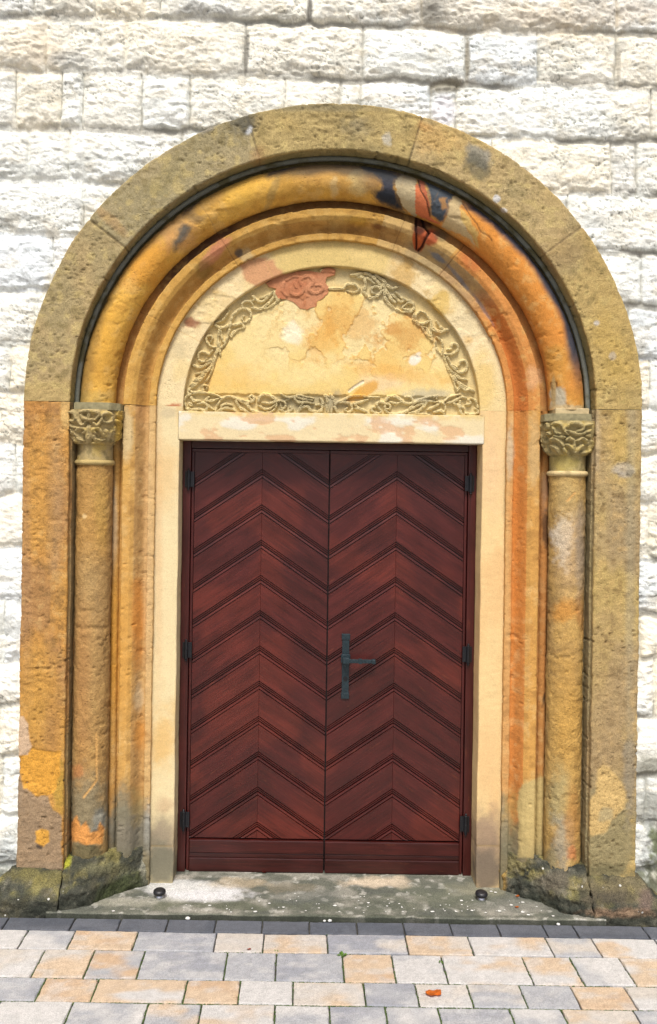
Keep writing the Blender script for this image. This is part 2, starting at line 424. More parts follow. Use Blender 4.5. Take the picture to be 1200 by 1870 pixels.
# grey border course
xs, nl = row_xs([10, 132, 218, 305, 393, 479, 565, 652, 738, 824, 911, 996, 1052, 1180], YR[1], YR[0])
items = []
for a, b in zip(xs, xs[1:]):
    k = rng.normal(1, 0.05)
    items.append((a, b, YR[1], YR[0], lp((124, 128, 136)) * k, lp((110, 115, 124)) * k, rng.normal(0, 0.0008)))
paver_mesh(items, M_pave, 'paving_border')
rows = [
    ([42, 130, 247, 393, 481, 598, 743, 860, 1004, 1090], 'ww gw op gd lw pl dl pl wp lg wp'.split()),
    ([70, 163, 257, 412, 504, 627, 719, 812, 964, 1054, 1146], 'wl pl og gd gg gd po gw wp pw gw wp'.split()),
    ([74, 173, 338, 437, 535, 666, 762, 859, 956, 1052], 'gd op pw op wl pl dg wl gl gg po'.split()),
    ([121, 262, 363, 501, 603, 708, 807, 942, 1040, 1175], 'ww gw gp pw wg gd wg gd gw pl wg'.split()),
]
items = []
for r, (pxs, cols) in enumerate(rows):
    y1, y0 = YR[r + 1], (YR[r + 2] if r + 2 < len(YR) else YR[-1] - 0.19)
    xs, nl = row_xs(pxs, y0, y1, (0.2, 0.26, 0.33, 0.2))
    keys = 'wgpl'
    for i, (a, b) in enumerate(zip(xs, xs[1:])):
        j = i - nl + 1
        cc = cols[j] if 0 <= j < len(cols) else keys[int(rng.integers(4))] + keys[int(rng.integers(4))]
        items.append((a, b, y0, y1, lp(cP[cc[0]]), lp(cP[cc[1]]), rng.normal(0, 0.0008)))
y = YR[-1] - 0.19
r = 0
while y > -5.0:
    h = (0.14, 0.19, 0.14, 0.14)[r % 4]; r += 1
    x = -4.5 + rng.random() * 0.2
    while x < 4.5:
        w = (0.2, 0.26, 0.33)[int(rng.integers(3))]
        a, b = 'wgplo'[int(rng.integers(5))], 'wgpld'[int(rng.integers(5))]
        items.append((x, x + w, y - h, y, lp(cP[a]), lp(cP[b]), rng.normal(0, 0.0008))); x += w
    y -= h
paver_mesh(items, M_pave, 'pavement')

# ------------------------------------------------------------------ rough limestone wall
CL = [-190, -85, 22, 122, 228, 326, 425, 528, 628, 715, 805, 905, 1002, 1096, 1210, 1292, 1383, 1492, 1583, 1690]
CR = [-150, -50, 58, 158, 255, 354, 459, 558, 654, 748, 830, 924, 1020, 1125, 1205, 1315, 1420, 1510, 1593, 1700]
J = {1: [60, 172, 265, 293, 565, 772, 1130], 2: [80, 183, 228, 448, 663, 852, 985, 1128], 3: [25, 108, 148, 257, 345, 520, 620, 658, 788, 834, 1193],
     4: [50, 122, 330, 900, 1120, 1165], 5: [150, 1040], 6: [92, 215, 1175], 7: [60, 1150], 8: [15, 1190], 9: [-40, 1160], 10: [25, 1215], 11: [-20, 1190],
     12: [-10, 1230], 13: [5, 1172], 14: [-35, 1200], 15: [-6, 1215], 16: [0, 1185], 17: [-30, 1207], 18: [-50, 1192]}
zl = [unproj(0, p, 0)[1] for p in CL]; zr = [unproj(1200, p, 0)[1] for p in CR]
XL, XR = unproj(0, 800, 0)[0], unproj(1200, 800, 0)[0]
# courses continue above the frame
for k in range(9): zl.insert(0, zl[0] + 0.25); zr.insert(0, zr[0] + 0.25)
NC0 = 9
zl = np.array(zl); zr = np.array(zr)
xs = np.concatenate([np.arange(-4.2, -1.7, 0.03), np.arange(-1.7, 1.68, 0.0052), np.arange(1.68, 4.2, 0.03)])
zs = np.concatenate([np.arange(-0.07, 4.15, 0.0052), np.arange(4.15, 6.0, 0.03)])
Xg, Zg = np.meshgrid(xs, zs, indexing='ij')
P = np.stack([Xg, np.zeros_like(Xg), Zg], -1)
wob = fbm(P, (5, 1, 5), 3, 11) * 0.007
Zw = Zg + wob + 0.004 * fbm(P, (40, 1, 10), 2, 5) + 0.008 * fbm(P, (13, 1, 6), 3, 6)
t = (Xg - XL) / (XR - XL); t = np.clip(t, -0.6, 1.6)
cid = np.zeros(Xg.shape, int); zt = np.zeros(Xg.shape); zb = np.zeros(Xg.shape)
for k in range(len(zl) - 1):
    a = zl[k] * (1 - t) + zr[k] * t; b = zl[k + 1] * (1 - t) + zr[k + 1] * t
    m = (Zw <= a) & (Zw > b); cid[m] = k; zt[m] = a[m]; zb[m] = b[m]
vtop = zt - Zw; vbot = Zw - zb
v01 = vbot / np.maximum(vtop + vbot, 1e-3)
xl_ = np.full(Xg.shape, -9.0); xr_ = np.full(Xg.shape, 9.0); sid = np.zeros(Xg.shape); jw = np.ones(Xg.shape)
rj = np.random.default_rng(21)
Xw = Xg + 0.006 * fbm(P, (4, 1, 12), 3, 71)
for k in range(len(zl) - 1):
    kk = k - NC0
    zc = (zl[k] + zl[k + 1]) / 2
    js = []
    if kk in J:
        py = (CL[kk] + CR[kk]) / 2 + 50
        js = [unproj(p, py, 0)[0] for p in J[kk]]
    else:
        js = list(np.arange(-1.4, 1.5, 0.37) + rj.normal(0, 0.07, 8)[:len(np.arange(-1.4, 1.5, 0.37))])
    x = js[0]
    while x > -4.4: x -= rj.uniform(0.25, 0.6); js.insert(0, x)
    x = js[-1]
    while x < 4.4: x += rj.uniform(0.25, 0.6); js.append(x)
    m = cid == k
    xm = Xw[m]; i = np.searchsorted(js, xm)
    jsa = np.array([-9] + js + [9.0])
    xl_[m] = jsa[i]; xr_[m] = jsa[i + 1]; sid[m] = i + k * 37
de = np.minimum(np.minimum(vtop, vbot), np.minimum(Xw - xl_, xr_ - Xw))
dh = np.minimum(Xw - xl_, xr_ - Xw); dv = np.minimum(vtop, vbot)
ids = sid.astype(np.int64)
r1 = _h(ids, ids * 0, ids * 0, 3); r2 = _h(ids, ids * 0, ids * 0, 4); r3 = _h(ids, ids * 0, ids * 0, 8)
ragged = fbm(P, (26, 1, 40), 3, 91)
ew = 0.010 + 0.006 * ragged
stone = sstep(0.0, 1.0, (dv - 0.004 + 0.004 * ragged) / (0.020)) * (0.35 + 0.65 * sstep(-0.2, 1.0, (dh - 0.002) / 0.016))
flush = sstep(-0.15, 0.45, fbm(P, (3.2, 1, 5), 3, 95))           # joints pointed flush in places
stone = np.maximum(stone, flush * (0.55 + 0.2 * ragged) * (1 - sstep(0.5, 1, stone)))
bul = (0.55 + 0.45 * np.sin(np.pi * np.clip(v01 * 0.8 + 0.28, 0, 1))) 
pill = sstep(0, 0.07, de)
n_big = fbm(P, (6, 1, 11), 3, 33)
# bedding ledges: sheared ridged noise, saw-toothed downwards
Pb = P.copy(); Pb[..., 2] += 0.02 * fbm(P, (9, 1, 9), 2, 44)
q = fbm(Pb, (6, 1, 26), 4, 55, 0.55)
ledge = 1 - np.abs(q) * 1.7
q2 = fbm(Pb, (22, 1, 70), 3, 66, 0.6)
steps = fbm(Pb, (9, 1, 26), 4, 77, 0.62) * 2.6
saw = steps - np.floor(steps); saw = sstep(0, 0.25, saw) * (1 - 0.75 * saw)
Pf_ = P.copy(); Pf_[..., 0] += 0.01 * fbm(P, 20, 2, 61); Pf_[..., 2] *= 1.6
_, fv1 = cells(Pf_, 22, 62); _, fv2 = cells(Pf_ + 3.3, 48, 63)
facet = (fv1 - 0.5) * 1.1 + (fv2 - 0.5) * 0.7          # flat chips left by the punch
hair = 1 - sstep(0.0005, 0.0042, np.abs(dh) + 0.001 * ragged)
H = stone * (0.017 * bul + 0.013 * pill * (0.5 + r1) + 0.007 * n_big + 0.003 * ledge + 0.0025 * saw + 0.0050 * q2 + 0.0040 * fbm(Pb, (55, 1, 80), 3, 67, 0.7) + 0.006 * facet) 
H += 0.0016 * fbm(P, 90, 2, 88) + (1 - stone) * 0.003 * fbm(P, 20, 3, 99)
# coarse chips along the lower arrises
chip = sstep(0.15, 0.6, fbm(P, (16, 1, 22), 3, 123)) * sstep(0.07, 0.01, vbot)
H -= 0.011 * chip * stone
# near the portal the masonry is dressed back
ax = np.abs(Xg)
din = np.where(Zg < 2.197, ax - 1.352, (np.sqrt((ax / 1.352) ** 2 + ((Zg - 2.197) / 1.319) ** 2) - 1) * 1.33)
calm = 0.45 + 0.55 * sstep(-0.4, 0.5, fbm(P, (2.5, 1, 4), 3, 64))
H = stone * 0.018 * bul + (H - stone * 0.021 * bul) * (0.26 + 0.46 * calm)
H -= 0.006 * hair
H = np.where(din < 0.012, np.minimum(H, 0.027), H)
P[..., 1] = 0.034 - H
# colour
tw = fbm(P, (2.2, 1, 2.6), 3, 201); tb = fbm(P, (12, 1, 24), 4, 211); tf = fbm(P, (50, 1, 90), 3, 221)
white = lin((251, 254, 246), 0.86); cream = lin((252, 244, 220), 0.88); blue = lin((234, 244, 250), 0.88); tan = lin((226, 212, 178), 0.84); gmort = lin((178, 176, 164), 0.80)
col = np.broadcast_to(white, P.shape).copy()
col = mixc(col, cream, sstep(0.45, 1.0, r2) * 0.8)
col = mixc(col, blue, sstep(0.7, 0.95, r3) * 0.6)
col = mixc(col, cream, sstep(0.0, 0.8, tw) * 0.5)
col = mixc(col, tan, sstep(0.25, 0.8, tb) * 0.35)
col = mixc(col, lin((205, 205, 196), 0.8), sstep(0.1, 0.8, tf * 0.6 + tb * 0.4) * 0.45)
cr = np.abs(fbm(Pb, (13, 1, 34), 4, 223, 0.6)); cr2 = np.abs(fbm(P, (30, 1, 60), 3, 224, 0.6))
crk = (1 - sstep(0.0, 0.055, cr)) * sstep(-0.1, 0.4, fbm(P, (5, 1, 7), 2, 225)); crk2 = (1 - sstep(0.0, 0.07, cr2)) * sstep(0.0, 0.5, fbm(P, (6, 1, 9), 2, 226))
P[..., 1] += 0.0045 * crk * stone + 0.0025 * crk2 * stone
col = mixc(col, lin((150, 152, 140), 0.8), np.maximum(crk * 0.85, crk2 * 0.55))
col = mixc(col, lin((150, 148, 134), 0.8), hair * sstep(-0.3, 0.5, fbm(P, (3, 1, 7), 2, 227)) * 0.8)
# bare grey mortar in some joints, limewashed over in others
mj = (1 - sstep(0.2, 0.7, stone)) * sstep(-0.25, 0.35, fbm(P, (1.6, 1, 2.2), 3, 230) + 0.35 * sstep(2.9, 3.8, Zg))
col = mixc(col, gmort, mj * 0.9)
dirt = fbm(P, (9, 1, 30), 3, 240)
col = mixc(col, lin((120, 126, 122), 0.8), sstep(0.25, 0.75, dirt) * 0.3)
items = [(900, 30, 260, 40, 5, (234, 218, 186), .5, .6, .5), (60, 90, 60, 50, 0, (240, 222, 190), .5, .6, .6), (1090, 20, 160, 30, 0, (236, 218, 188), .4, .6, .4),
         (1195, 1400, 45, 22, 0, (140, 140, 125), .8, .5, .6), (1190, 1480, 42, 50, 0, (150, 152, 142), .75, .5, .7), (1190, 1560, 40, 60, 0, (168, 176, 176), .6, .5, .7),
         (1200, 1540, 16, 34, 0, (95, 105, 55), .8, .5, .8), (1195, 1625, 40, 60, 0, (112, 116, 92), .9, .4, .6), (5, 1560, 30, 60, 0, (160, 170, 172), .6, .6, .7), (5, 1610, 40, 30, 0, (95, 100, 85), .8, .5, .6),
         (130, 108, 45, 16, 0, (130, 136, 140), .45, .6, .9), (365, 20, 60, 18, 5, (150, 150, 148), .45, .6, .9), (790, 20, 22, 30, 70, (140, 138, 128), .8, .5, .4),
         (815, 158, 36, 16, -15, (150, 144, 124), .85, .4, .4), (450, 98, 5, 45, 3, (150, 148, 138), .9, .4, .2), (566, 20, 5, 26, 3, (140, 138, 130), .9, .4, .2),
         (854, 105, 5, 45, 1, (170, 164, 146), .9, .4, .2), (1130, 118, 5, 38, 1, (200, 194, 176), .8, .4, .2), (810, 202, 22, 32, 0, (255, 255, 255), 1, .3, .2), (275, 245, 90, 6, 3, (196, 192, 178), .6, .6, .6)]
col = blobs(P, col, items, 251)
inside = np.where(Zg < 2.197, ax < 1.31, (ax / 1.31) ** 2 + ((Zg - 2.197) / 1.278) ** 2 < 1)
Q = grid_quads(*Xg.shape)
keep = ~(inside.ravel()[Q].all(1))
Q = Q[keep][:, ::-1]
used = np.unique(Q); remap = np.full(Xg.size, -1); remap[used] = np.arange(len(used))
wall = make('stone_wall', P.reshape(-1, 3)[used], remap[Q], M_wall, col=col.reshape(-1, 3)[used])
tag(wall, 'rough-faced whitewashed limestone block wall around the arched doorway', 'wall')
# mass of the wall behind, so it is solid from the side
bm = bmesh.new()
add_box(bm, -4.2, -1.30, 0.06, 0.9, -0.07, 6.0); add_box(bm, 1.30, 4.2, 0.06, 0.9, -0.07, 6.0); add_box(bm, -1.30, 1.30, 0.5, 0.9, -0.07, 6.0)
bkm = plain_mat('wall_core', (0.6, 0.59, 0.55), rough=0.9)
from_bm('wall_core', bm, bkm, wall)

# ------------------------------------------------------------------ portal
portal = empty('stone_portal', (0, 0, 0), 'round-arched sandstone doorway surround with stepped orders, two columns and carved tympanum', 'portal')
ZS = 2.197
def mx(hx, Y): return hx * (D + Y) / F
def zt_(py, Y): return CZ + (880 - py + 0.74) * (D + Y) / F
def dense(prof, step=0.005):
    """prof points ((x, rz_scale, Y)...) -> resampled, hard corners kept by short spacing"""
    out = []
    for a, b in zip(prof, prof[1:]):
        a = np.array(a, float); b = np.array(b, float)
        n = max(2, int(np.hypot(b[0] - a[0], b[2] - a[2]) / step))
        for i in range(n): out.append(a + (b - a) * i / n)
    out.append(np.array(prof[-1], float))
    return np.array(out)
def arch_sweep(prof, step=0.005):
    p = dense(prof, step)
    n = int(math.pi * p[:, 0].mean() / step)
    th = np.linspace(0, math.pi, n)
    X = -np.cos(th)[:, None] * p[None, :, 0]; Z = ZS + np.sin(th)[:, None] * p[None, :, 1]
    Y = np.broadcast_to(p[None, :, 2], X.shape)
    return np.stack([X, Y, Z], -1), th
def jamb_sweep(prof, side, z0, z1, step=0.005):
    p = dense(prof, step)
    n = max(4, int((z1 - z0) / step))
    z = np.linspace(z0, z1, n)
    X = np.broadcast_to(side * p[None, :, 0], (n, len(p)))
    return np.stack([X, np.broadcast_to(p[None, :, 2], X.shape), np.broadcast_to(z[:, None], X.shape)], -1)
def face_out(P, Q):
    """orient quads so they look towards the camera side (-Y) on average"""
    V = P.reshape(-1, 3)
    n = np.cross(V[Q[:, 2]] - V[Q[:, 0]], V[Q[:, 3]] - V[Q[:, 1]])
    if n[:, 1].sum() > 0: Q = Q[:, ::-1]
    return Q
def outnorm(P, wrap=False):
    N = normals(P, wrap)
    if N[..., 1].sum() > 0: N = -N
    return N
def pit_depth(P, seed, dens=0.5, scale=38):
    Pw = P.copy(); Pw[..., 0] += 0.006 * fbm(P, 40, 2, seed + 2); Pw[..., 2] = Pw[..., 2] * 1.5 + 0.006 * fbm(P, 40, 2, seed + 3)
    d, v = cells(Pw, scale, seed)
    area = sstep(-0.3, 0.6, fbm(P, 5, 3, seed + 6))
    return (1 - sstep(0.10, 0.34, d)) * (v > 1 - dens * area)
def rough(P, N, amp=1.0, seed=1, pits=0.5):
    d = 0.0022 * fbm(P, 7, 3, seed) + 0.0015 * fbm(P, 35, 4, seed + 1, 0.6) + 0.0009 * fbm(P, 80, 2, seed + 4)
    p = np.maximum(pit_depth(P, seed + 20, pits * 0.35, 34), pit_depth(P, seed + 60, pits * 0.5, 75) * 0.7) if pits > 0 else 0
    gouge = sstep(0.35, 0.75, fbm(P, (18, 18, 40), 3, seed + 40)) * sstep(-0.1, 0.5, fbm(P, 4, 2, seed + 41)) * (1 if pits > 0 else 0)
    return P + N * ((d * amp - 0.0055 * p * amp - 0.004 * gouge)[..., None]), p
EX, EZ = mx(565, 0), zt_(188, 0) - ZS
IX, IZ = mx(481, 0), zt_(272, 0) - ZS
def ang_of(px, py):
    x, z = unproj(px, py, 0); return math.atan2((z - ZS) / (EZ / EX), -x)
joints = [(189, 420), (463, 250), (760, 252), (1026, 441)]
jang = [ang_of(*j) for j in joints]
# outer arch
Pa, th = arch_sweep([(EX, EZ, 0.05), (EX, EZ, 0.004), (EX - 0.004, EZ - 0.004, 0.0), (IX + 0.004, IZ + 0.004, 0.0), (IX, IZ, 0.004), (IX, IZ, 0.118), (IX - 0.03, IZ - 0.03, 0.118)])
N = outnorm(Pa); Pd, pt = rough(Pa, N, 1.0, 301, 0.75)
TH = np.broadcast_to(th[:, None], Pa.shape[:2])
stid = np.searchsorted(jang, TH.ravel()).reshape(TH.shape)
pal = [(186, 165, 120), (176, 162, 124), (186, 166, 114), (194, 172, 124), (192, 168, 112)]
col = np.zeros(Pa.shape)
for k, c in enumerate(pal): col[stid == k] = lin(c)
nb = fbm(Pa, 5, 4, 310); nf = fbm(Pa, 30, 4, 311)
col = mixc(col, lin((200, 174, 112)), sstep(0.1, 0.7, nb) * 0.45)
col = mixc(col, lin((156, 148, 112)), sstep(0.05, 0.7, -nb) * 0.45)
col = mixc(col, lin((210, 190, 128)), sstep(0.15, 0.8, nf) * 0.5)
col = mixc(col, lin((136, 122, 78)), sstep(0.2, 0.8, -nf) * 0.5)
jd = np.min([np.abs(TH - a) for a in jang], 0) * 1.25
mort = 1 - sstep(0.002, 0.006, jd + 0.002 * nf)
Pd = Pd - N * (0.0035 * mort)[..., None]
col = mixc(col, lin((176, 158, 116)), mort * 0.8)
col = mixc(col, lin((60, 52, 34)), (1 - sstep(0.0, 0.003, np.abs(jd - 0.003))) * 0.5)
col = mixc(col, lin((110, 98, 66)), pt * 0.4)
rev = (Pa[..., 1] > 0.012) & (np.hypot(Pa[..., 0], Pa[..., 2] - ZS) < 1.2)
col = mixc(col, lin((150, 142, 98)), rev * sstep(-0.6, 0.2, nb) * 0.7)      # algae film plus some shade painted into the intrados colour
# sooty crust above the roll at the crown
col = blobs(Pd, col, [(445, 222, 30, 26, 20, (92, 92, 84), .75, .6, .6), (380, 230, 22, 10, -35, (150, 150, 150), .5, .5, .5), (455, 238, 5, 9, 30, (225, 228, 228), .8, .4, .6), (470, 285, 16, 22, 0, (176, 140, 96), .5, .6, .5),
      (600, 196, 130, 9, 0, (128, 122, 98), .6, .7, .4), (707, 253, 10, 12, 0, (205, 198, 178), .85, .3, .6), (775, 232, 16, 10, 20, (205, 160, 100), .7, .6, .5), (800, 255, 40, 30, 20, (214, 176, 112), .5, .7, .6),
      (875, 285, 24, 16, 30, (150, 150, 140), .8, .5, .6), (872, 305, 26, 18, 60, (100, 98, 82), .7, .6, .7), (907, 363, 6, 7, 0, (220, 222, 222), .8, .4, .5), (920, 384, 6, 4, 20, (220, 222, 222), .7, .4, .5),
      (655, 232, 26, 24, 0, (140, 134, 112), .5, .7, .6), (1090, 590, 6, 5, 0, (205, 205, 205), .8, .4, .4), (1118, 650, 7, 8, 0, (205, 205, 205), .7, .4, .5), (1120, 640, 34, 90, -10, (200, 168, 86), .4, .8, .5),
      (300, 330, 50, 26, -42, (150, 140, 92), .4, .8, .5), (200, 400, 40, 9, 42, (190, 150, 100), .4, .6, .5), (1025, 470, 40, 60, 30, (168, 144, 104), .6, .7, .5)], 320)
Qa = face_out(Pd, grid_quads(*Pa.shape[:2]))
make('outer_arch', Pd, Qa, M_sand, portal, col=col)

# outer jambs
def base_line(side): return 0.15
for side in (-1, 1):
    Pj = jamb_sweep([(EX, 0, 0.05), (EX, 0, 0.004), (EX - 0.004, 0, 0), (IX + 0.004, 0, 0), (IX, 0, 0.004), (IX, 0, 0.03), (IX - 0.006, 0, 0.036), (IX - 0.006, 0, 0.10), (IX - 0.014, 0, 0.108), (IX - 0.014, 0, 0.20)], side, 0.10, ZS - 0.0015)
    N = outnorm(Pj); Pd, pt = rough(Pj, N, 1.1, 330 + side, 0.6)
    nb = fbm(Pj, (7, 7, 3), 4, 340 + side); nf = fbm(Pj, 34, 4, 341 + side)
    if side < 0:
        col = np.broadcast_to(lin((202, 152, 84)), Pj.shape).copy()
        col = mixc(col, lin((212, 164, 88)), sstep(0, 0.6, nb) * 0.6)
        col = mixc(col, lin((166, 130, 92)), sstep(0.0, 0.5, -nb) * 0.6)
        st = [(46, 1000, 12, 320, -1.2, (176, 138, 98), .6, .8, .3), (100, 900, 16, 200, 0, (176, 148, 110), .5, .8, .4),
              (75, 1300, 50, 120, 0, (206, 160, 82), .7, .8, .4), (95, 1330, 20, 70, 0, (172, 130, 84), .5, .7, .5), 
              (30, 1440, 14, 50, 0, (166, 140, 108), .9, .3, .4), (108, 1440, 12, 40, 0, (180, 150, 66), .7, .6, .7),
              
              (70, 1585, 70, 12, 0, (120, 112, 88), .7, .7, .6), (120, 750, 10, 30, 0, (230, 196, 130), .8, .4, .4), (75, 745, 40, 16, 0, (176, 124, 76), .4, .8, .5), (75, 880, 26, 110, 0, (206, 156, 84), .5, .8, .5)]
    else:
        col = np.broadcast_to(lin((184, 162, 116)), Pj.shape).copy()
        col = mixc(col, lin((204, 178, 104)), sstep(0, 0.6, nb) * 0.5)
        col = mixc(col, lin((166, 146, 112)), sstep(0.0, 0.5, -nb) * 0.55)
        st = [(1100, 1280, 50, 200, 0, (172, 148, 108), .6, .8, .4), (1088, 800, 9, 60, 0, (206, 186, 150), .7, .6, .4), (1135, 858, 22, 14, 0, (190, 186, 176), .7, .5, .6), (1150, 865, 6, 6, 0, (80, 80, 84), .7, .5, .6), (1120, 800, 30, 60, 0, (206, 172, 96), .4, .8, .5),
              (1110, 1540, 60, 110, 0, (152, 142, 106), .9, .4, .4), 
              (1150, 1420, 12, 90, 0, (142, 134, 118), .7, .6, .5), (1110, 1590, 60, 14, 0, (120, 114, 84), .8, .7, .6), (1152, 1000, 10, 400, .5, (178, 168, 138), .5, .8, .3)]
    col = mixc(col, lin((224, 190, 128)), sstep(0.2, 0.8, nf) * 0.35)
    col = mixc(col, lin((116, 92, 56)), sstep(0.2, 0.8, -nf) * 0.5)
    col = blobs(Pd, col, st, 350)
    if side < 0:
        col = patches(Pd, col, [([(50, 640), (130, 700), (180, 750), (250, 745), (290, 830), (335, 870), (345, 1200), (50, 1200)], (160, 140, 114), .9, 2), ([(80, 555), (180, 500), (335, 520), (325, 640), (310, 720), (255, 765), (180, 752), (130, 715), (90, 600)], (228, 170, 74), .9, 3),
              ([(60, 318), (130, 325), (155, 370), (158, 440), (176, 490), (150, 535), (60, 548)], (216, 188, 156), 1, 1.2), ([(190, 950), (230, 940), (270, 955), (268, 1010), (235, 1040), (195, 1010)], (226, 172, 80), 1, 1.5), ([(200, 1025), (235, 1035), (228, 1052), (200, 1045)], (70, 62, 56), .9, 1)], 670, 0, 1200, 3.0, soft=1.2)
        Pd = Pd - N * (0.003 * patches(Pd, np.zeros(Pd.shape), [([(80, 555), (180, 500), (335, 520), (325, 640), (310, 720), (255, 765), (180, 752), (130, 715), (90, 600)], (255, 255, 255), 1 / 0.76, 3)], 670, 0, 1200, 3.0)[..., :1])
    else:
        col = patches(Pd, col, [([(870, 610), (900, 595), (940, 605), (985, 660), (1028, 745), (1020, 830), (950, 900), (920, 960), (830, 985), (808, 900), (820, 800), (862, 740)], (214, 184, 124), .95, 1.5), ([(890, 820), (960, 830), (950, 890), (880, 900)], (180, 168, 130), .7, 3)], 680, 800, 1200, 3.0, soft=2.5)
    col = mixc(col, lin((110, 88, 56)), pt * 0.4)
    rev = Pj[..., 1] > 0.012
    col = mixc(col, lin((160, 150, 116)), rev * sstep(-0.6, 0.2, nb) * 0.6)  # reveal faces toned down: weathered stone with some shade painted in
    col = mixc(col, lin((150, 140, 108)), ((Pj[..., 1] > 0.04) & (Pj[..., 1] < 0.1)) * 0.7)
    make('outer_jamb', Pd, face_out(Pd, grid_quads(*Pj.shape[:2])), M_sand, portal, col=col)

# big roll moulding of the arch
RR = 0.0775
def roll_prof(cx, cz, cy, r, a0, a1, n=26):
    out = []
    for i in range(n):
        a = math.radians(a0 + (a1 - a0) * i / (n - 1))
        out.append((cx + r * math.cos(a), cz + r * math.cos(a), cy - r * math.sin(a)))
    return out
ROX = 1.053; ROZ = (zt_(294, 0.06) + zt_(357, 0.06)) / 2 - ZS
pr = roll_prof(ROX, ROZ, 0.118, RR, -35, 215, 40)
Pa, th = arch_sweep(pr, 0.0055)
N = outnorm(Pa); Pd, pt = rough(Pa, N, 0.8, 360, 0.15)
TH = np.broadcast_to(th[:, None], Pa.shape[:2]); deg = np.degrees(TH)
nb = fbm(Pa, 5, 4, 361); nf = fbm(Pa, 26, 4, 362)
yel, ora, tanc = lin((234, 186, 92)), lin((222, 152, 74)), lin((196, 160, 104))
col = mixc(np.broadcast_to(yel, Pa.shape), ora, sstep(95, 130, deg))
col = mixc(col, lin((205, 158, 78)), sstep(0, 0.7, nb) * 0.6)
col = mixc(col, lin((232, 196, 128)), sstep(0.1, 0.8, nf) * 0.4)
col = mixc(col, lin((178, 122, 56)), sstep(0.2, 0.8, -nf) * 0.3)
DK = (50, 62, 76)
col = blobs(Pd, col, [(270, 480, 60, 40, -50, (216, 150, 60), .6, .6, .6), (320, 420, 40, 40, -45, (220, 172, 118), .6, .6, .5), (190, 620, 30, 90, 10, (224, 172, 74), .6, .8, .3),
      (352, 398, 22, 10, 10, (120, 108, 88), .6, .6, .6), (440, 350, 42, 24, -25, (222, 178, 82), .7, .4, .3), (500, 345, 8, 40, 20, (160, 140, 92), .55, .5, .3), (610, 325, 70, 24, 0, (222, 176, 104), .6, .6, .4), (655, 330, 16, 22, 0, (236, 212, 150), .7, .6, .8), (610, 340, 10, 22, 0, (232, 206, 150), .6, .5, .8), (680, 330, 26, 18, 0, (158, 128, 90), .7, .7, .5),
      (545, 293, 110, 5, -2, (52, 56, 58), .8, .7, .3)], 363)
s3, s4 = dict(ox=430, oy=260, s=3.636), dict(ox=740, oy=260, s=3.333)
col = patches(Pd, col, [([(334, 395), (331, 380), (352, 362), (371, 348), (364, 367), (348, 386)], DK, .92, 3), ([(329, 412), (351, 410), (342, 431), (316, 460), (318, 437)], (82, 92, 92), .85, 4)], 600, soft=5)
col = patches(Pd, col, [([(190, 205), (250, 175), (330, 140), (430, 130), (385, 180), (320, 195), (210, 237)], DK, .95, 2.5),
      ([(620, 110), (760, 115), (900, 140), (1115, 200), (1060, 260), (1060, 330), (1100, 430), (1130, 470), (980, 420), (900, 350), (960, 310), (970, 240), (880, 200), (780, 165)], (52, 64, 80), .95, 5), ([(900, 345), (1000, 300), (1080, 350), (1130, 470), (980, 420)], (40, 46, 54), .8, 5)], 610, soft=6, **s3)
col = patches(Pd, col, [([(1110, 200), (1200, 220), (1200, 500), (1120, 440), (1075, 330), (1060, 260)], (200, 184, 146), 1, 2.0)], 620, **s3)
col = patches(Pd, col, [([(95, 215), (200, 240), (320, 305), (275, 370), (235, 480), (205, 480), (150, 440), (145, 330), (115, 260)], (62, 80, 92), .96, 3)], 630, soft=4.0, **s4)
col = patches(Pd, col, [([(210, 340), (250, 335), (258, 400), (225, 412)], (186, 140, 86), .8, 3), ([(300, 318), (350, 345), (330, 400), (350, 480), (440, 640), (360, 570), (215, 515), (250, 440), (270, 370)], (206, 186, 142), .95, 3), ([(330, 400), (380, 440), (440, 560), (450, 640), (350, 500)], (206, 180, 112), .8, 4)], 640, soft=1.5, **s4)
col = patches(Pd, col, [([(68, 205), (110, 225), (138, 320), (150, 400), (120, 380), (95, 300)], (188, 110, 78), 1, 1.0), ([(62, 255), (85, 250), (130, 350), (150, 450), (225, 505), (100, 460), (60, 430)], (214, 126, 84), 1, 1.0)], 650, **s4)
X_, Y_ = proj(Pd)
ck = crackline(X_, Y_, [(740 + a / 3.333, 260 + b / 3.333) for a, b in [(75, 210), (95, 290), (130, 350), (150, 450)]], 2.0)
ck = np.maximum(ck, 0.7 * crackline(X_, Y_, [(740 + a / 3.333, 260 + b / 3.333) for a, b in [(350, 370), (400, 450), (440, 500), (460, 545), (510, 570), (530, 600)]], 1.8))
ck = np.maximum(ck, 0.8 * crackline(X_, Y_, [(1007, 715), (1005, 700), (1016, 698), (1017, 712), (1026, 728), (1034, 738), (1040, 746)], 1.8))
Pd = Pd - N * (0.003 * ck)[..., None]; col = mixc(col, lin((70, 42, 26)), ck * 0.85)
# the black run-off crust that follows the outer rim on the right
rim = sstep(0.05, 0.6, (np.hypot(Pa[..., 0] / ROX, (Pa[..., 2] - ZS) / ROZ) - 1) * ROX / RR + 0.25 * nb)
col = mixc(col, lin((52, 66, 82)), rim * sstep(118, 124, deg) * (1 - sstep(165, 178, deg)) * 0.95)
col = mixc(col, lin((60, 62, 62)), rim * sstep(70, 84, deg) * (1 - sstep(100, 118, deg)) * 0.8)
col = mixc(col, lin((106, 88, 60)), rim * (1 - sstep(60, 75, deg)) * 0.5)
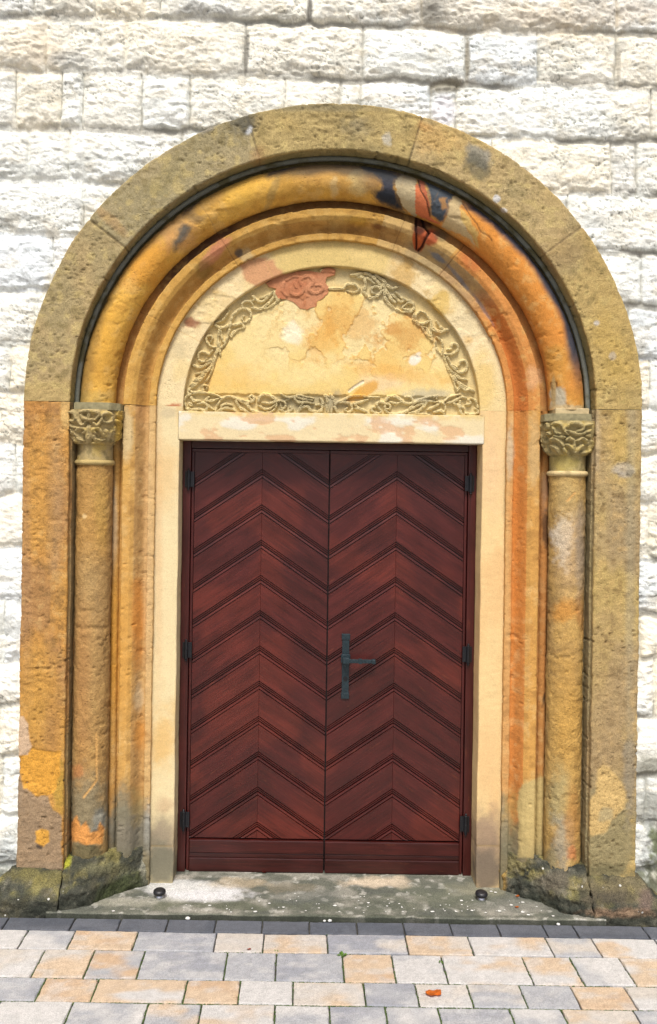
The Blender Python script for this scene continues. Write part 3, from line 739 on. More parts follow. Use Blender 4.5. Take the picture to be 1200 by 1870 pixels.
# right foot: grey mortar repair with a crack line
col = blobs(Pd, col, [(1020, 727, 17, 24, 0, (190, 182, 158), .95, .2, .4), (1035, 745, 36, 7, 0, (206, 184, 140), .9, .4, .5), (1011, 715, 5, 30, 0, (186, 160, 110), .9, .4, .2), (175, 725, 30, 12, 0, (196, 176, 110), .4, .7, .6)], 364)
# joints
for jd_, w in ((28, .004), (57, .004), (83, .003), (106, .003), (114.5, .005), (128, .004), (150, .0)):
    m = (1 - sstep(0.0, 0.004, np.abs(TH - math.radians(jd_)) * ROX + 0.003 * np.abs(nf))) * (w > 0)
    Pd = Pd - N * (0.002 * m)[..., None]; col = mixc(col, lin((150, 120, 80)), m * 0.5)
make('arch_roll_moulding', Pd, face_out(Pd, grid_quads(*Pa.shape[:2])), M_smooth, portal, col=col)
# thin grey bead between reveal and roll
pr = roll_prof(IX - 0.0105, IZ - 0.0105, 0.082, 0.0115, -80, 260, 12)
Pa, th = arch_sweep(pr, 0.008)
nf = fbm(Pa, 20, 3, 371)
make('bead_moulding', Pa, face_out(Pa, grid_quads(*Pa.shape[:2])), M_smooth, portal, col=mixc(np.broadcast_to(lin((136, 140, 130)), Pa.shape), lin((106, 104, 78)), sstep(-.3, .5, nf)))

# inner orders: hollow, fillet A, cove B, fillet C
YH, YA, YB, YC, YRG = 0.165, 0.105, 0.150, 0.150, 0.172
A0, A1, B1, C1 = mx(381.5, YA), mx(359, YA), mx(333, YB), mx(321, YC)
def rzv(py, Y): return zt_(py, Y) - ZS
a0, a1, b1, c1 = rzv(380, YA), rzv(400, YA), rzv(426, YB), rzv(438, YC)
h0x, h0z = ROX - 0.045, ROZ - 0.045
def order_prof():
    pr = [(ROX + 0.01, ROZ + 0.01, YH), (h0x, h0z, YH)]
    # hollow turning into a thin shaft-like swelling behind the roll
    pr += [(A0 + 0.03, a0 + 0.03, YH - 0.008), (A0 + 0.014, a0 + 0.014, YH - 0.014), (A0 + 0.006, a0 + 0.006, YH - 0.016), (A0, a0, YH - 0.012), (A0, a0, YA + 0.004), (A0 - 0.003, a0 - 0.003, YA)]
    e = (A0 - A1) * 0.35; ez = (a0 - a1) * 0.35
    pr += [(A1 + e, a1 + ez, YA), (A1, a1, YA + 0.012)]
    for i in range(1, 9):   # cove
        u = i / 8
        pr.append((A1 + (B1 - A1) * (u ** 0.8), a1 + (b1 - a1) * (u ** 0.8), YA + 0.012 + (YB + 0.012 - YA - 0.012) * math.sin(u * math.pi / 2) + 0.012 * math.sin(u * math.pi)))
    pr += [(B1, b1, YC), (C1 + 0.002, c1 + 0.002, YC), (C1, c1, YC + 0.003), (C1, c1, YRG + 0.01)]
    return pr
pr = order_prof()
Pa, th = arch_sweep(pr, 0.0045)
N = outnorm(Pa); Pd, pt = rough(Pa, N, 0.7, 380, 0.18)
TH = np.broadcast_to(th[:, None], Pa.shape[:2]); deg = np.degrees(TH)
pd_ = dense(pr, 0.0045)
rr_ = np.broadcast_to(pd_[None, :, 0], TH.shape)
isH = rr_ > A0 + 0.001; isA = (rr_ <= A0 + 0.001) & (rr_ > A1); isB = (rr_ <= A1) & (rr_ > B1 + .001); isC = rr_ <= B1 + .001
nb = fbm(Pa, 6, 4, 381); nf = fbm(Pa, 28, 4, 382)
col = np.broadcast_to(lin((210, 166, 90)), Pa.shape).copy()
col = mixc(col, lin((214, 150, 84)), sstep(125, 128, deg))
col = mixc(col, lin((216, 186, 130)), ((deg > 104) & (deg < 126)) * 0.7)
col = mixc(col, lin((186, 140, 78)), isB * 0.6)
col = mixc(col, lin((206, 122, 60)), isB * sstep(138, 150, deg + 10 * nb) * 0.8)
col = mixc(col, lin((178, 160, 122)), (isB | isC) * sstep(110, 116, deg) * (1 - sstep(136, 150, deg)) * 0.7)
col = mixc(col, lin((196, 146, 88)), isH * 0.75)
col = mixc(col, lin((88, 66, 56)), isH * sstep(30, 42, deg) * (1 - sstep(60, 66, deg)) * 0.85)
col = mixc(col, lin((126, 100, 66)), isH * sstep(62, 68, deg) * (1 - sstep(108, 120, deg)) * 0.7)
col = mixc(col, lin((226, 190, 120)), sstep(0.1, 0.8, nf) * 0.4)
col = mixc(col, lin((132, 92, 46)), sstep(0.15, 0.8, -nf) * 0.45 * (0.4 + 0.6 * ((deg > 75) & (deg < 115))))
col = blobs(Pd, col, [(385, 470, 30, 12, -45, (208, 148, 112), .8, .3, .3), (400, 450, 26, 12, -40, (206, 140, 106), .8, .3, .3), (452, 468, 12, 16, 0, (206, 186, 140), .7, .4, .6), (436, 462, 7, 8, 0, (84, 84, 84), .8, .4, .6), (370, 490, 20, 18, -50, (130, 104, 50), .6, .6, .6), (620, 400, 50, 12, 0, (220, 186, 112), .5, .7, .8), (655, 405, 22, 10, 0, (206, 160, 60), .6, .6, .8),
      (690, 415, 16, 7, 10, (112, 68, 40), .8, .5, .5), (765, 440, 13, 24, 0, (196, 104, 60), 1, .15, .2), (785, 432, 18, 18, 0, (180, 92, 58), .95, .3, .3), (766, 415, 12, 16, 0, (84, 44, 34), .9, .4, .4), (778, 405, 18, 10, 30, (96, 56, 40), .85, .4, .4), (805, 430, 16, 10, 25, (120, 110, 84), .7, .5, .4),
      (800, 470, 22, 6, 35, (128, 134, 142), .85, .4, .6), (840, 510, 40, 4, 50, (134, 138, 144), .7, .5, .6), (880, 560, 40, 4, 58, (140, 140, 140), .6, .5, .6),
      (700, 378, 16, 8, 8, (92, 46, 34), .7, .5, .6), (655, 420, 90, 10, 5, (140, 108, 66), .45, .7, .9), (860, 480, 12, 24, -40, (196, 108, 64), .5, .5, .4), (1000, 700, 8, 20, 0, (206, 178, 120), .5, .6, .6), (975, 690, 14, 22, 0, (226, 180, 132), .7, .4, .5)], 383)
# crack of the split stone right of the crown
X_, Y_ = proj(Pd)
ck = np.maximum(crackline(X_, Y_, [(770, 395), (774, 412), (784, 425), (776, 438), (770, 452), (764, 458)], 3.2), crackline(X_, Y_, [(760, 392), (760, 456)], 2.6))
Pd = Pd - N * (0.009 * ck)[..., None]; col = mixc(col, lin((46, 24, 18)), ck * 0.9)
for jdg in (27, 57, 88, 109.5, 127):
    m = (1 - sstep(0.0, 0.004, np.abs(TH - math.radians(jdg)) * 0.9 + 0.002 * np.abs(nf)))
    Pd = Pd - N * (0.002 * m)[..., None]; col = mixc(col, lin((110, 76, 46)), m * 0.6)
make('stepped_archivolt', Pd, face_out(Pd, grid_quads(*Pa.shape[:2])), M_smooth, portal, col=col)

for side in (-1, 1):
    prj = [(IX - 0.01, 0, YH - 0.004), (ROX - 0.04, 0, YH - 0.004)]
    # slim shaft behind the column
    cxs = mx(390, 0.17)
    for i in range(9):
        a = math.radians(0 + 180 * i / 8); prj.append((cxs + 0.019 * math.cos(a), 0, 0.160 - 0.019 * math.sin(a)))
    prj += [(A0 + 0.004, 0, 0.165), (A0, 0, 0.160)] + [(p[0], 0, p[2]) for p in order_prof()[6:]]
    Pj = jamb_sweep(prj, side, 0.0, ZS, 0.0045)
    N = outnorm(Pj); Pd, pt = rough(Pj, N, 0.8, 390 + side, 0.2)
    pd_ = dense(prj, 0.0045); rr_ = np.broadcast_to(pd_[None, :, 0], Pj.shape[:2])
    isH = rr_ > A0 + 0.001; isA = (rr_ <= A0 + 0.001) & (rr_ > A1); isB = (rr_ <= A1) & (rr_ > B1 + .001); isC = rr_ <= B1 + .001
    nb = fbm(Pj, (9, 9, 2.5), 4, 400 + side); nf = fbm(Pj, 28, 4, 402 + side)
    if side < 0:
        col = np.broadcast_to(lin((212, 168, 98)), Pj.shape).copy()
        col = mixc(col, lin((196, 158, 104)), isB * 0.8); col = mixc(col, lin((218, 188, 138)), isC * 0.6)
        st = [(206, 960, 9, 90, 0, (206, 182, 144), .8, .5, .5), (204, 890, 6, 50, 0, (90, 96, 96), .6, .6, .6), (208, 1180, 14, 150, 0, (216, 160, 70), .85, .7, .3), (228, 1180, 16, 160, 0, (218, 166, 86), .7, .8, .3),
              (252, 1130, 13, 80, 0, (218, 148, 68), .8, .6, .4), (228, 870, 12, 30, 0, (214, 168, 86), .5, .6, .6), (232, 790, 14, 50, 0, (224, 204, 156), .8, .5, .3), (254, 1340, 15, 40, 0, (212, 148, 66), .7, .7, .5), (254, 1270, 10, 30, 0, (222, 200, 160), .6, .6, .6), (270, 1000, 10, 300, 0, (222, 188, 138), .5, .7, .4),
              (240, 1520, 60, 70, 0, (128, 126, 112), .93, .5, .3), (225, 1470, 20, 40, 0, (140, 134, 110), .8, .6, .4), (250, 1465, 16, 40, 0, (170, 146, 90), .6, .6, .5), (272, 1510, 8, 60, 0, (190, 190, 180), .5, .6, .7), (258, 730, 14, 60, 0, (210, 160, 106), .5, .7, .4)]
    else:
        col = np.broadcast_to(lin((212, 164, 92)), Pj.shape).copy()
        col = mixc(col, lin((210, 138, 72)), isB * 0.9); col = mixc(col, lin((214, 164, 106)), isC * 0.8); col = mixc(col, lin((190, 134, 80)), isH * 0.7)
        st = [(995, 1100, 10, 200, 0, (186, 128, 72), .6, .7, .4), (997, 960, 6, 40, 0, (60, 44, 36), .75, .5, .9), (975, 830, 12, 80, 0, (214, 182, 128), .8, .5, .4), (932, 830, 8, 60, 0, (206, 196, 168), .7, .5, .6), (928, 1000, 7, 200, 0, (220, 180, 120), .5, .7, .6), (945, 1000, 15, 200, 0, (212, 136, 66), .7, .7, .3),
              (995, 900, 8, 40, 0, (150, 120, 96), .7, .6, .6), (968, 1475, 26, 52, 0, (208, 186, 128), .95, .15, .2), (985, 1480, 14, 60, 0, (200, 178, 116), .9, .3, .2), (920, 1500, 20, 60, 0, (146, 140, 112), .85, .5, .5), (945, 1540, 22, 50, 0, (140, 130, 92), .8, .5, .5), (935, 1470, 16, 40, 0, (186, 152, 90), .7, .6, .6), (975, 1555, 26, 20, 0, (124, 118, 72), .8, .7, .4), (995, 1275, 4, 20, 20, (50, 36, 26), .8, .5, .7)]
    col = mixc(col, lin((232, 200, 140)), sstep(0.15, 0.8, nf) * 0.35)
    col = mixc(col, lin((140, 100, 56)), sstep(0.2, 0.8, -nf) * 0.35)
    col = mixc(col, lin((206, 150, 84)), sstep(0, 0.7, nb) * 0.35)
    col = blobs(Pd, col, st, 404)
    col = mixc(col, lin((126, 122, 104)), (1 - sstep(0.14, 0.34, Pj[..., 2] + 0.06 * nb)) * 0.85)
    if side > 0: col = patches(Pd, col, [([(448, 715), (520, 672), (590, 650), (590, 1100), (440, 1100), (440, 750)], (206, 184, 126), .9, 2)], 660, 800, 1200, 3.0, soft=2.0)
    col = mixc(col, lin((128, 122, 92)), (1 - sstep(0.12, 0.26, Pj[..., 2] + 0.04 * nb)) * 0.6)
    make('stepped_jamb', Pd, face_out(Pd, grid_quads(*Pj.shape[:2])), M_smooth, portal, col=col)

# ring of smooth voussoirs round the tympanum, door jambs, lintel
TX, TZ = mx(271, YRG), zt_(486, YRG) - ZS
DX = 0.692
Pa, th = arch_sweep([(C1 + 0.01, c1 + 0.01, YRG), (TX + 0.003, TZ + 0.003, YRG), (TX, TZ, YRG + 0.003), (TX, TZ, YRG + 0.05)], 0.0045)
N = outnorm(Pa); 
X_, Y_ = proj(Pa)
nb = fbm(Pa, 6, 4, 410); nf = fbm(Pa, 26, 4, 411)
flk = sstep(0.0, 0.25, fbm(Pa, (14, 14, 22), 4, 412))      # flaked skin
TH = np.broadcast_to(th[:, None], Pa.shape[:2]); deg = np.degrees(TH)
area = np.maximum(sstep(20, 30, deg) * (1 - sstep(52, 58, deg)), sstep(112, 118, deg) * (1 - sstep(150, 160, deg)))
Pd = Pa + N * ((0.001 * nf - 0.003 * flk * area + 0.0015 * nb)[..., None])
col = np.broadcast_to(lin((244, 224, 176)), Pa.shape).copy()
col = mixc(col, lin((222, 196, 126)), sstep(66, 70, deg) * (1 - sstep(108, 112, deg)) * 0.9)
col = mixc(col, lin((236, 210, 146)), sstep(0, 0.6, nb) * 0.5)
col = mixc(col, lin((200, 164, 96)), sstep(0.1, 0.6, nf) * 0.55 * area)
col = mixc(col, lin((238, 216, 168)), flk * area * 0.4)
col = blobs(Pd, col, [(480, 498, 42, 26, 20, (212, 158, 116), .9, .2, .35), (350, 590, 14, 10, 0, (150, 90, 66), .8, .4, .7), (735, 500, 26, 34, 30, (204, 164, 90), .7, .5, .6), (795, 560, 22, 34, 40, (220, 186, 100), .7, .3, .5), (880, 700, 24, 60, 0, (236, 204, 128), .6, .6, .5), (855, 620, 10, 8, 0, (226, 178, 96), .7, .4, .5),
      (316, 745, 14, 10, 0, (190, 110, 70), .8, .3, .7), (855, 590, 40, 60, 30, (234, 220, 180), .5, .7, .5), (325, 640, 20, 20, 0, (206, 190, 150), .6, .6, .5)], 413)
for jdg in (27, 66, 110, 152):
    m = (1 - sstep(0.0, 0.0035, np.abs(TH - math.radians(jdg)) * 0.75 + 0.002 * np.abs(nf)))
    Pd = Pd - N * (0.0015 * m)[..., None]; col = mixc(col, lin((206, 170, 110)), m * 0.6)
make('tympanum_ring', Pd, face_out(Pd, grid_quads(*Pa.shape[:2])), M_smooth, portal, col=col)
ZL0, ZL1 = zt_(806.5, YRG), zt_(754.5, YRG)   # lintel bottom and top
for side in (-1, 1):
    Pj = jamb_sweep([(C1 + 0.01, 0, YRG), (DX + 0.004, 0, YRG), (DX + 0.001, 0, YRG + 0.002), (DX, 0, YRG + 0.005), (DX, 0, 0.36)], side, 0.0, ZS, 0.006)
    top = Pj[..., 2] > ZL0 - 0.0
    Pj[..., 0] = np.where(top & (np.abs(Pj[..., 0]) < DX + 0.006), side * np.where(Pj[..., 2] > ZL1 - 0.004, TX, DX + 0.006), Pj[..., 0])
    N = outnorm(Pj); nb = fbm(Pj, (8, 8, 2.2), 4, 420 + side); nf = fbm(Pj, (30, 30, 60), 3, 421)
    Pd = Pj + N * ((0.001 * nb + 0.0006 * nf)[..., None])
    Pd[..., 0] += side * (0.0025 * fbm(Pj * np.array([0, 0, 1]), (1, 1, 6), 4, 423)) * (Pj[..., 1] < 0.30) * (np.abs(Pj[..., 0]) < DX + 0.02)
    if side < 0:
        col = np.broadcast_to(lin((250, 232, 184)), Pj.shape).copy()
        col = mixc(col, lin((244, 214, 152)), sstep(0.0, 0.6, nb) * 0.7)
        st = [(290, 1000, 8, 300, 0, (240, 200, 150), .5, .9, .3), (295, 1350, 26, 60, 0, (240, 196, 120), .7, .8, .5), (300, 870, 30, 60, 0, (244, 206, 146), .6, .8, .4), (296, 1540, 34, 56, 0, (170, 156, 132), .95, .6, .3), (296, 1580, 34, 46, 0, (136, 132, 112), .95, .5, .3), (306, 755, 20, 10, 0, (206, 190, 156), .5, .6, .5), (300, 1470, 18, 16, 0, (206, 170, 134), .5, .7, .5)]
    else:
        col = np.broadcast_to(lin((252, 222, 164)), Pj.shape).copy()
        col = mixc(col, lin((248, 206, 148)), sstep(0.0, 0.6, nb) * 0.7)
        st = [(898, 850, 26, 90, 0, (250, 212, 166), .6, .8, .3), (890, 1380, 24, 90, 0, (248, 206, 150), .6, .8, .4), (888, 1540, 36, 66, 0, (176, 152, 126), .95, .6, .3), (888, 1590, 34, 52, 0, (138, 124, 106), .95, .5, .3), (925, 900, 5, 120, 0, (196, 176, 130), .7, .6, .5)]
    col = blobs(Pd, col, st, 424)
    jz = unproj(296 if side < 0 else 888, 1545, YRG)[1]
    m = 1 - sstep(0.001, 0.007, np.abs(Pj[..., 2] - jz))
    Pd = Pd - N * (0.002 * m)[..., None]; col = mixc(col, lin((176, 150, 100)), m * 0.5)
    make('door_jamb', Pd, face_out(Pd, grid_quads(*Pj.shape[:2])), M_cream, portal, col=col)
# lintel : front face + soffit as one swept sheet, slightly proud edges butt against the jambs
xsl = np.linspace(-DX - 0.0052, DX + 0.0052, 300)
prl = dense([(0, ZL1, YRG + 0.05), (0, ZL1, YRG + 0.001), (0, ZL1 - 0.003, YRG - 0.002), (0, ZL0 + 0.003, YRG - 0.002), (0, ZL0, YRG + 0.002), (0, ZL0, 0.40)], 0.0)if False else None
def line_dense(pts, step):
    out = []
    for a, b in zip(pts, pts[1:]):
        n = max(2, int(math.hypot(b[0] - a[0], b[1] - a[1]) / step))
        for i in range(n): out.append((a[0] + (b[0] - a[0]) * i / n, a[1] + (b[1] - a[1]) * i / n))
    out.append(pts[-1]); return np.array(out)
pl_ = line_dense([(YRG + 0.05, ZL1), (YRG + 0.001, ZL1), (YRG - 0.0002, ZL1 - 0.002), (YRG - 0.0002, ZL0 + 0.002), (YRG + 0.002, ZL0), (0.40, ZL0)], 0.005)
Pl = np.stack([np.broadcast_to(xsl[:, None], (300, len(pl_))), np.broadcast_to(pl_[None, :, 0], (300, len(pl_))), np.broadcast_to(pl_[None, :, 1], (300, len(pl_)))], -1)
N = outnorm(Pl); nb = fbm(Pl, (7, 7, 16), 4, 430); nf = fbm(Pl, 40, 3, 431)
pk = sstep(0.12, 0.35, fbm(Pl, (9, 9, 20), 4, 433))
Pd = Pl + N * ((0.001 * nb - 0.0012 * pk)[..., None])
col = mixc(np.broadcast_to(lin((250, 232, 186)), Pl.shape), lin((252, 246, 224)), sstep(0, .5, nb))
col = mixc(col, lin((236, 194, 150)), pk * 0.75)
col = mixc(col, lin((244, 214, 132)), (1 - sstep(0.0, 0.035, ZL1 - Pl[..., 2])) * sstep(-.4, .4, nf) * 0.6)
make('lintel', Pd, face_out(Pd, grid_quads(*Pl.shape[:2])), M_cream, portal, col=col)

# ------------------------------------------------------------------ carving strokes (traced once, raised as relief on the stone)
def catmull(pts, k=6):
    p = [np.array(a, float) for a in pts]
    if len(p) < 3: return np.array(p)
    p = [2 * p[0] - p[1]] + p + [2 * p[-1] - p[-2]]
    out = []
    for i in range(1, len(p) - 2):
        for j in range(k):
            t = j / k
            out.append(0.5 * (2 * p[i] + (p[i + 1] - p[i - 1]) * t + (2 * p[i - 1] - 5 * p[i] + 4 * p[i + 1] - p[i + 2]) * t * t + (3 * p[i] - p[i - 1] - 3 * p[i + 1] + p[i + 2]) * t ** 3))
    out.append(p[-2]); return np.array(out)
def relief(X, Y, strokes, hmax=1.0, groove=True):
    """X,Y photo-pixel coordinates of the surface; strokes: (pts, half-width) ; returns 0..1 height"""
    H = np.zeros(X.shape)
    Xf, Yf, Hf = X.ravel(), Y.ravel(), H.ravel()
    for pts, w in strokes:
        c = catmull(pts)
        n = len(c)
        lo = c.min(0) - w * 1.3; hi = c.max(0) + w * 1.3
        idx = np.nonzero((Xf > lo[0]) & (Xf < hi[0]) & (Yf > lo[1]) & (Yf < hi[1]))[0]
        if len(idx) == 0: continue
        x, y = Xf[idx], Yf[idx]; best = np.zeros(len(idx))
        for i in range(n - 1):
            a, b = c[i], c[i + 1]
            L2 = max(((b - a) ** 2).sum(), 1e-6)
            t = np.clip(((x - a[0]) * (b[0] - a[0]) + (y - a[1]) * (b[1] - a[1])) / L2, 0, 1)
            d = np.hypot(x - a[0] - t * (b[0] - a[0]), y - a[1] - t * (b[1] - a[1]))
            u = (i + t) / (n - 1)
            ww = w * (0.50 + 0.70 * np.sin(np.pi * (0.16 + 0.78 * u)))
            if groove: ww = ww * (1 + 0.16 * np.sin((i + t) * 2.1 + w * 9))
            r = d / ww
            h = np.sqrt(np.clip(1 - r ** 3.2, 0, 1)) * (1 - 0.25 * r * r)
            if groove and w > 1.7: h = h - 0.42 * np.exp(-(r / 0.26) ** 2)
            best = np.maximum(best, h * (0.82 + 0.18 * math.sin(i * 1.3)))
        Hf[idx] = np.maximum(Hf[idx], best)
    return Hf.reshape(X.shape)
def mass(X, Y, strokes, kw=1.9, kh=0.5):
    a = relief(X, Y, strokes); b = relief(X, Y, [(p, w * kw) for p, w in strokes], groove=False)
    return np.maximum(a, b * kh), a
def conv(lst, ox, oy, s, k=1.0): return [([(ox + a / s, oy + b / s) for a, b in pts], w / s * k) for pts, w in lst]
SA = [([(60, 1000), (60, 960), (110, 920), (180, 850), (240, 760), (270, 680), (280, 600), (290, 490)], 12), ([(165, 985), (165, 930), (200, 930), (190, 960)], 8), ([(60, 950), (90, 975), (150, 975), (200, 985)], 8),
      ([(100, 890), (160, 850), (220, 800)], 11), ([(115, 840), (180, 820), (235, 780)], 9), ([(90, 770), (140, 790), (210, 760), (250, 720)], 11), ([(240, 660), (215, 690), (190, 680), (160, 670), (135, 690), (140, 735), (175, 745), (195, 725)], 9), ([(150, 750), (210, 740), (250, 700)], 8),
      ([(270, 640), (230, 630), (200, 600), (195, 560), (225, 550), (240, 570), (225, 600)], 9), ([(290, 650), (330, 620), (350, 570), (370, 500), (380, 440), (400, 390), (450, 350), (500, 350), (530, 385), (520, 430), (480, 450), (465, 420), (480, 400)], 10),
      ([(255, 465), (300, 490), (350, 480), (380, 450)], 12), ([(260, 455), (320, 430), (350, 390), (370, 360)], 9), ([(300, 500), (310, 560), (330, 600), (360, 560)], 8), ([(370, 460), (410, 470), (460, 460), (480, 490), (440, 500)], 11), ([(380, 560), (400, 530), (440, 500)], 14), ([(290, 600), (295, 660), (300, 700)], 11),
      ([(470, 345), (465, 310), (490, 290), (530, 295), (550, 330)], 9), ([(540, 340), (600, 350), (660, 310), (700, 260), (710, 210)], 12), ([(550, 250), (580, 285), (620, 290), (660, 260), (700, 220)], 11), ([(540, 250), (560, 270), (540, 290)], 10), ([(600, 270), (650, 250), (700, 215)], 9), ([(630, 350), (680, 330), (740, 280), (735, 265)], 10), ([(720, 220), (725, 280)], 9),
      ([(190, 900), (230, 830), (262, 730)], 8), ([(70, 930), (120, 890), (170, 870)], 8)]
SR = [([(830, 190), (835, 230), (880, 245), (920, 220), (925, 180), (900, 130), (950, 100), (990, 110), (1000, 150), (970, 190), (990, 225), (1040, 225), (1075, 200), (1060, 170), (1020, 170)], 13), ([(800, 130), (850, 100), (900, 110)], 12), ([(780, 150), (770, 210), (800, 250)], 12), ([(860, 150), (875, 190)], 9), ([(1060, 60), (1120, 55), (1160, 70)], 14)]
SE = [([(40, 230), (30, 170), (70, 130), (140, 115), (220, 120), (290, 140), (320, 160)], 10), ([(60, 90), (90, 110), (160, 120)], 8), ([(170, 60), (180, 100)], 8), ([(220, 150), (200, 175), (250, 180), (300, 160)], 12), ([(60, 240), (100, 250), (150, 245), (190, 260), (210, 220), (180, 195), (130, 205)], 11), ([(130, 205), (190, 200), (230, 230), (260, 250)], 9),
      ([(40, 240), (80, 265), (130, 265)], 10), ([(80, 150), (100, 180), (150, 180)], 12), ([(70, 205), (90, 215)], 16), ([(270, 270), (290, 210), (330, 160), (390, 145), (440, 165), (480, 175), (530, 190)], 10), ([(320, 265), (320, 220), (360, 205), (400, 215)], 10), ([(330, 240), (370, 225)], 9), ([(280, 265), (340, 240), (400, 245), (430, 265)], 10),
      ([(430, 180), (470, 240), (530, 270)], 12), ([(440, 170), (520, 210), (560, 260)], 10), ([(560, 180), (540, 150), (560, 140), (575, 165), (560, 185), (530, 190), (530, 230), (580, 265), (660, 275), (720, 260), (750, 220), (750, 195)], 11), ([(610, 220), (660, 245), (700, 240), (740, 210)], 10), ([(610, 185), (620, 150), (650, 130), (700, 140), (740, 170), (730, 190), (690, 200), (640, 195)], 13),
      ([(740, 190), (790, 180), (820, 200), (815, 235), (790, 240), (780, 200)], 9), ([(780, 250), (830, 270), (870, 250), (860, 230)], 11), ([(780, 125), (830, 150), (880, 150), (930, 135), (980, 150), (1040, 160)], 9), ([(890, 160), (920, 190), (980, 190), (1040, 200)], 12), ([(900, 150), (960, 165), (1030, 175)], 10), ([(820, 180), (860, 160)], 8),
      ([(910, 275), (960, 230), (1000, 230), (1020, 260), (1080, 265), (1110, 230), (1090, 210), (1060, 215)], 12), ([(960, 190), (930, 240), (910, 270)], 9), ([(1100, 270), (1112, 200), (1090, 160)], 12), ([(1140, 270), (1150, 180), (1130, 140), (1170, 150)], 13), ([(1180, 270), (1180, 150)], 12)]
SF = [([(10, 130), (30, 150), (50, 200), (60, 270)], 12), ([(0, 270), (5, 150)], 11), ([(80, 280), (50, 240), (60, 200), (110, 190), (170, 205), (185, 245), (160, 270), (130, 250), (150, 235)], 11), ([(70, 190), (130, 170), (170, 145), (250, 140), (320, 150), (400, 150)], 10), ([(140, 190), (200, 200), (250, 190), (310, 170)], 12), ([(210, 240), (260, 250), (320, 285)], 11), ([(200, 200), (240, 240), (300, 265)], 11),
      ([(410, 270), (380, 280), (340, 260), (345, 230), (370, 235)], 10), ([(410, 260), (380, 210), (400, 190), (440, 200), (480, 210), (480, 240), (450, 245)], 10), ([(450, 180), (470, 150), (520, 145), (560, 170), (580, 190), (620, 200), (660, 195)], 13), ([(480, 190), (530, 200), (570, 190)], 10), ([(600, 150), (640, 150), (660, 180), (640, 205), (610, 200)], 9), ([(440, 210), (450, 260), (500, 285), (570, 280), (630, 250), (670, 200), (720, 170), (780, 150), (840, 140)], 11),
      ([(630, 280), (700, 260), (750, 220), (770, 200)], 13), ([(640, 250), (700, 215), (770, 195)], 10), ([(680, 190), (760, 180), (840, 190)], 10), ([(680, 280), (740, 285), (800, 290)], 10), ([(780, 250), (840, 220), (880, 190)], 11), ([(830, 270), (880, 260), (910, 285)], 12), ([(850, 185), (900, 200), (915, 240), (900, 270)], 9),
      ([(900, 190), (950, 150), (1030, 130)], 7), ([(930, 200), (990, 180), (1040, 150), (1080, 160)], 11), ([(980, 200), (1020, 220), (1040, 280), (1060, 290)], 12), ([(1030, 180), (1030, 220), (1060, 240)], 12), ([(1080, 280), (1120, 290), (1170, 270), (1150, 240)], 11), ([(1120, 160), (1150, 180), (1170, 230), (1180, 280)], 10), ([(1080, 210), (1110, 200), (1100, 170)], 11), ([(820, 150), (850, 140), (845, 165)], 9)]
SB = [([(0, 195), (110, 195)], 11), ([(110, 200), (140, 165), (200, 165), (230, 200), (190, 225), (140, 210)], 11), ([(170, 90), (210, 90), (260, 110), (280, 160), (270, 220), (310, 265), (370, 250), (400, 210), (370, 180), (330, 190), (330, 225), (355, 235)], 12), ([(200, 85), (290, 80), (350, 120), (390, 170), (400, 210)], 13), ([(220, 110), (300, 120), (350, 160)], 10),
      ([(350, 90), (410, 130), (470, 190), (530, 180)], 14), ([(410, 160), (440, 220), (480, 280), (510, 300)], 14), ([(420, 200), (430, 270), (480, 330), (550, 370)], 12), ([(480, 240), (540, 290), (570, 290)], 11), ([(510, 220), (560, 270), (620, 290), (650, 310)], 9), ([(600, 300), (640, 310), (640, 350), (600, 355), (560, 340), (600, 300)], 10), ([(550, 370), (620, 370), (650, 350)], 9), ([(440, 290), (470, 330)], 12),
      ([(690, 370), (660, 400), (670, 450), (720, 460), (760, 430), (730, 380), (690, 365)], 10), ([(650, 380), (640, 430), (680, 470), (740, 490)], 9), ([(770, 430), (790, 500), (850, 520), (900, 500)], 15), ([(780, 470), (770, 540), (790, 590)], 14), ([(740, 490), (760, 550)], 11), ([(820, 440), (850, 490), (905, 510)], 10), ([(700, 480), (740, 540), (780, 590)], 10),
      ([(820, 560), (860, 600), (860, 680), (850, 700)], 10), ([(810, 590), (820, 650), (850, 690)], 9), ([(870, 690), (930, 690), (975, 660), (970, 615), (935, 615), (925, 650), (900, 655)], 10), ([(870, 700), (900, 790), (940, 880), (970, 970)], 11), ([(890, 700), (940, 790), (1000, 830), (1045, 800), (1040, 745), (1000, 745), (985, 780)], 11), ([(930, 770), (980, 800)], 9),
      ([(910, 800), (970, 860), (1050, 885)], 11), ([(930, 850), (1000, 920), (1100, 970)], 13), ([(950, 830), (1010, 880)], 10), ([(990, 930), (1030, 960), (1060, 960)], 10), ([(970, 970), (1000, 930)], 11), ([(870, 1050), (920, 1010), (1000, 990)], 8)]
KW = 1.0
strokes = conv(SA, 330, 480, 4.138, KW) + conv(SR, 330, 480, 4.138, KW) + conv(SB, 600, 480, 4.138, KW) + conv(SE, 330, 690, 4.286, KW) + conv(SF, 600, 690, 4.286, KW)
YT = YRG + 0.034
gx = np.arange(-TX - 0.006, TX + 0.007, 0.0021); gz = np.arange(ZL1 - 0.002, ZS + TZ + 0.006, 0.0021)
Xg, Zg = np.meshgrid(gx, gz, indexing='ij')
P = np.stack([Xg, np.full_like(Xg, YT - 0.015), Zg], -1)
X_, Y_ = proj(P)
rel, ra = mass(X_, Y_, strokes, 1.4, 0.34)
re = np.sqrt((Xg / TX) ** 2 + (np.maximum(Zg - ZS, 0) / TZ) ** 2)
fx, fz = mx(228, YT), zt_(532, YT) - ZS
rf = np.sqrt((Xg / fx) ** 2 + (np.maximum(Zg - ZS, 0) / fz) ** 2)
zfb = zt_(722, YT)
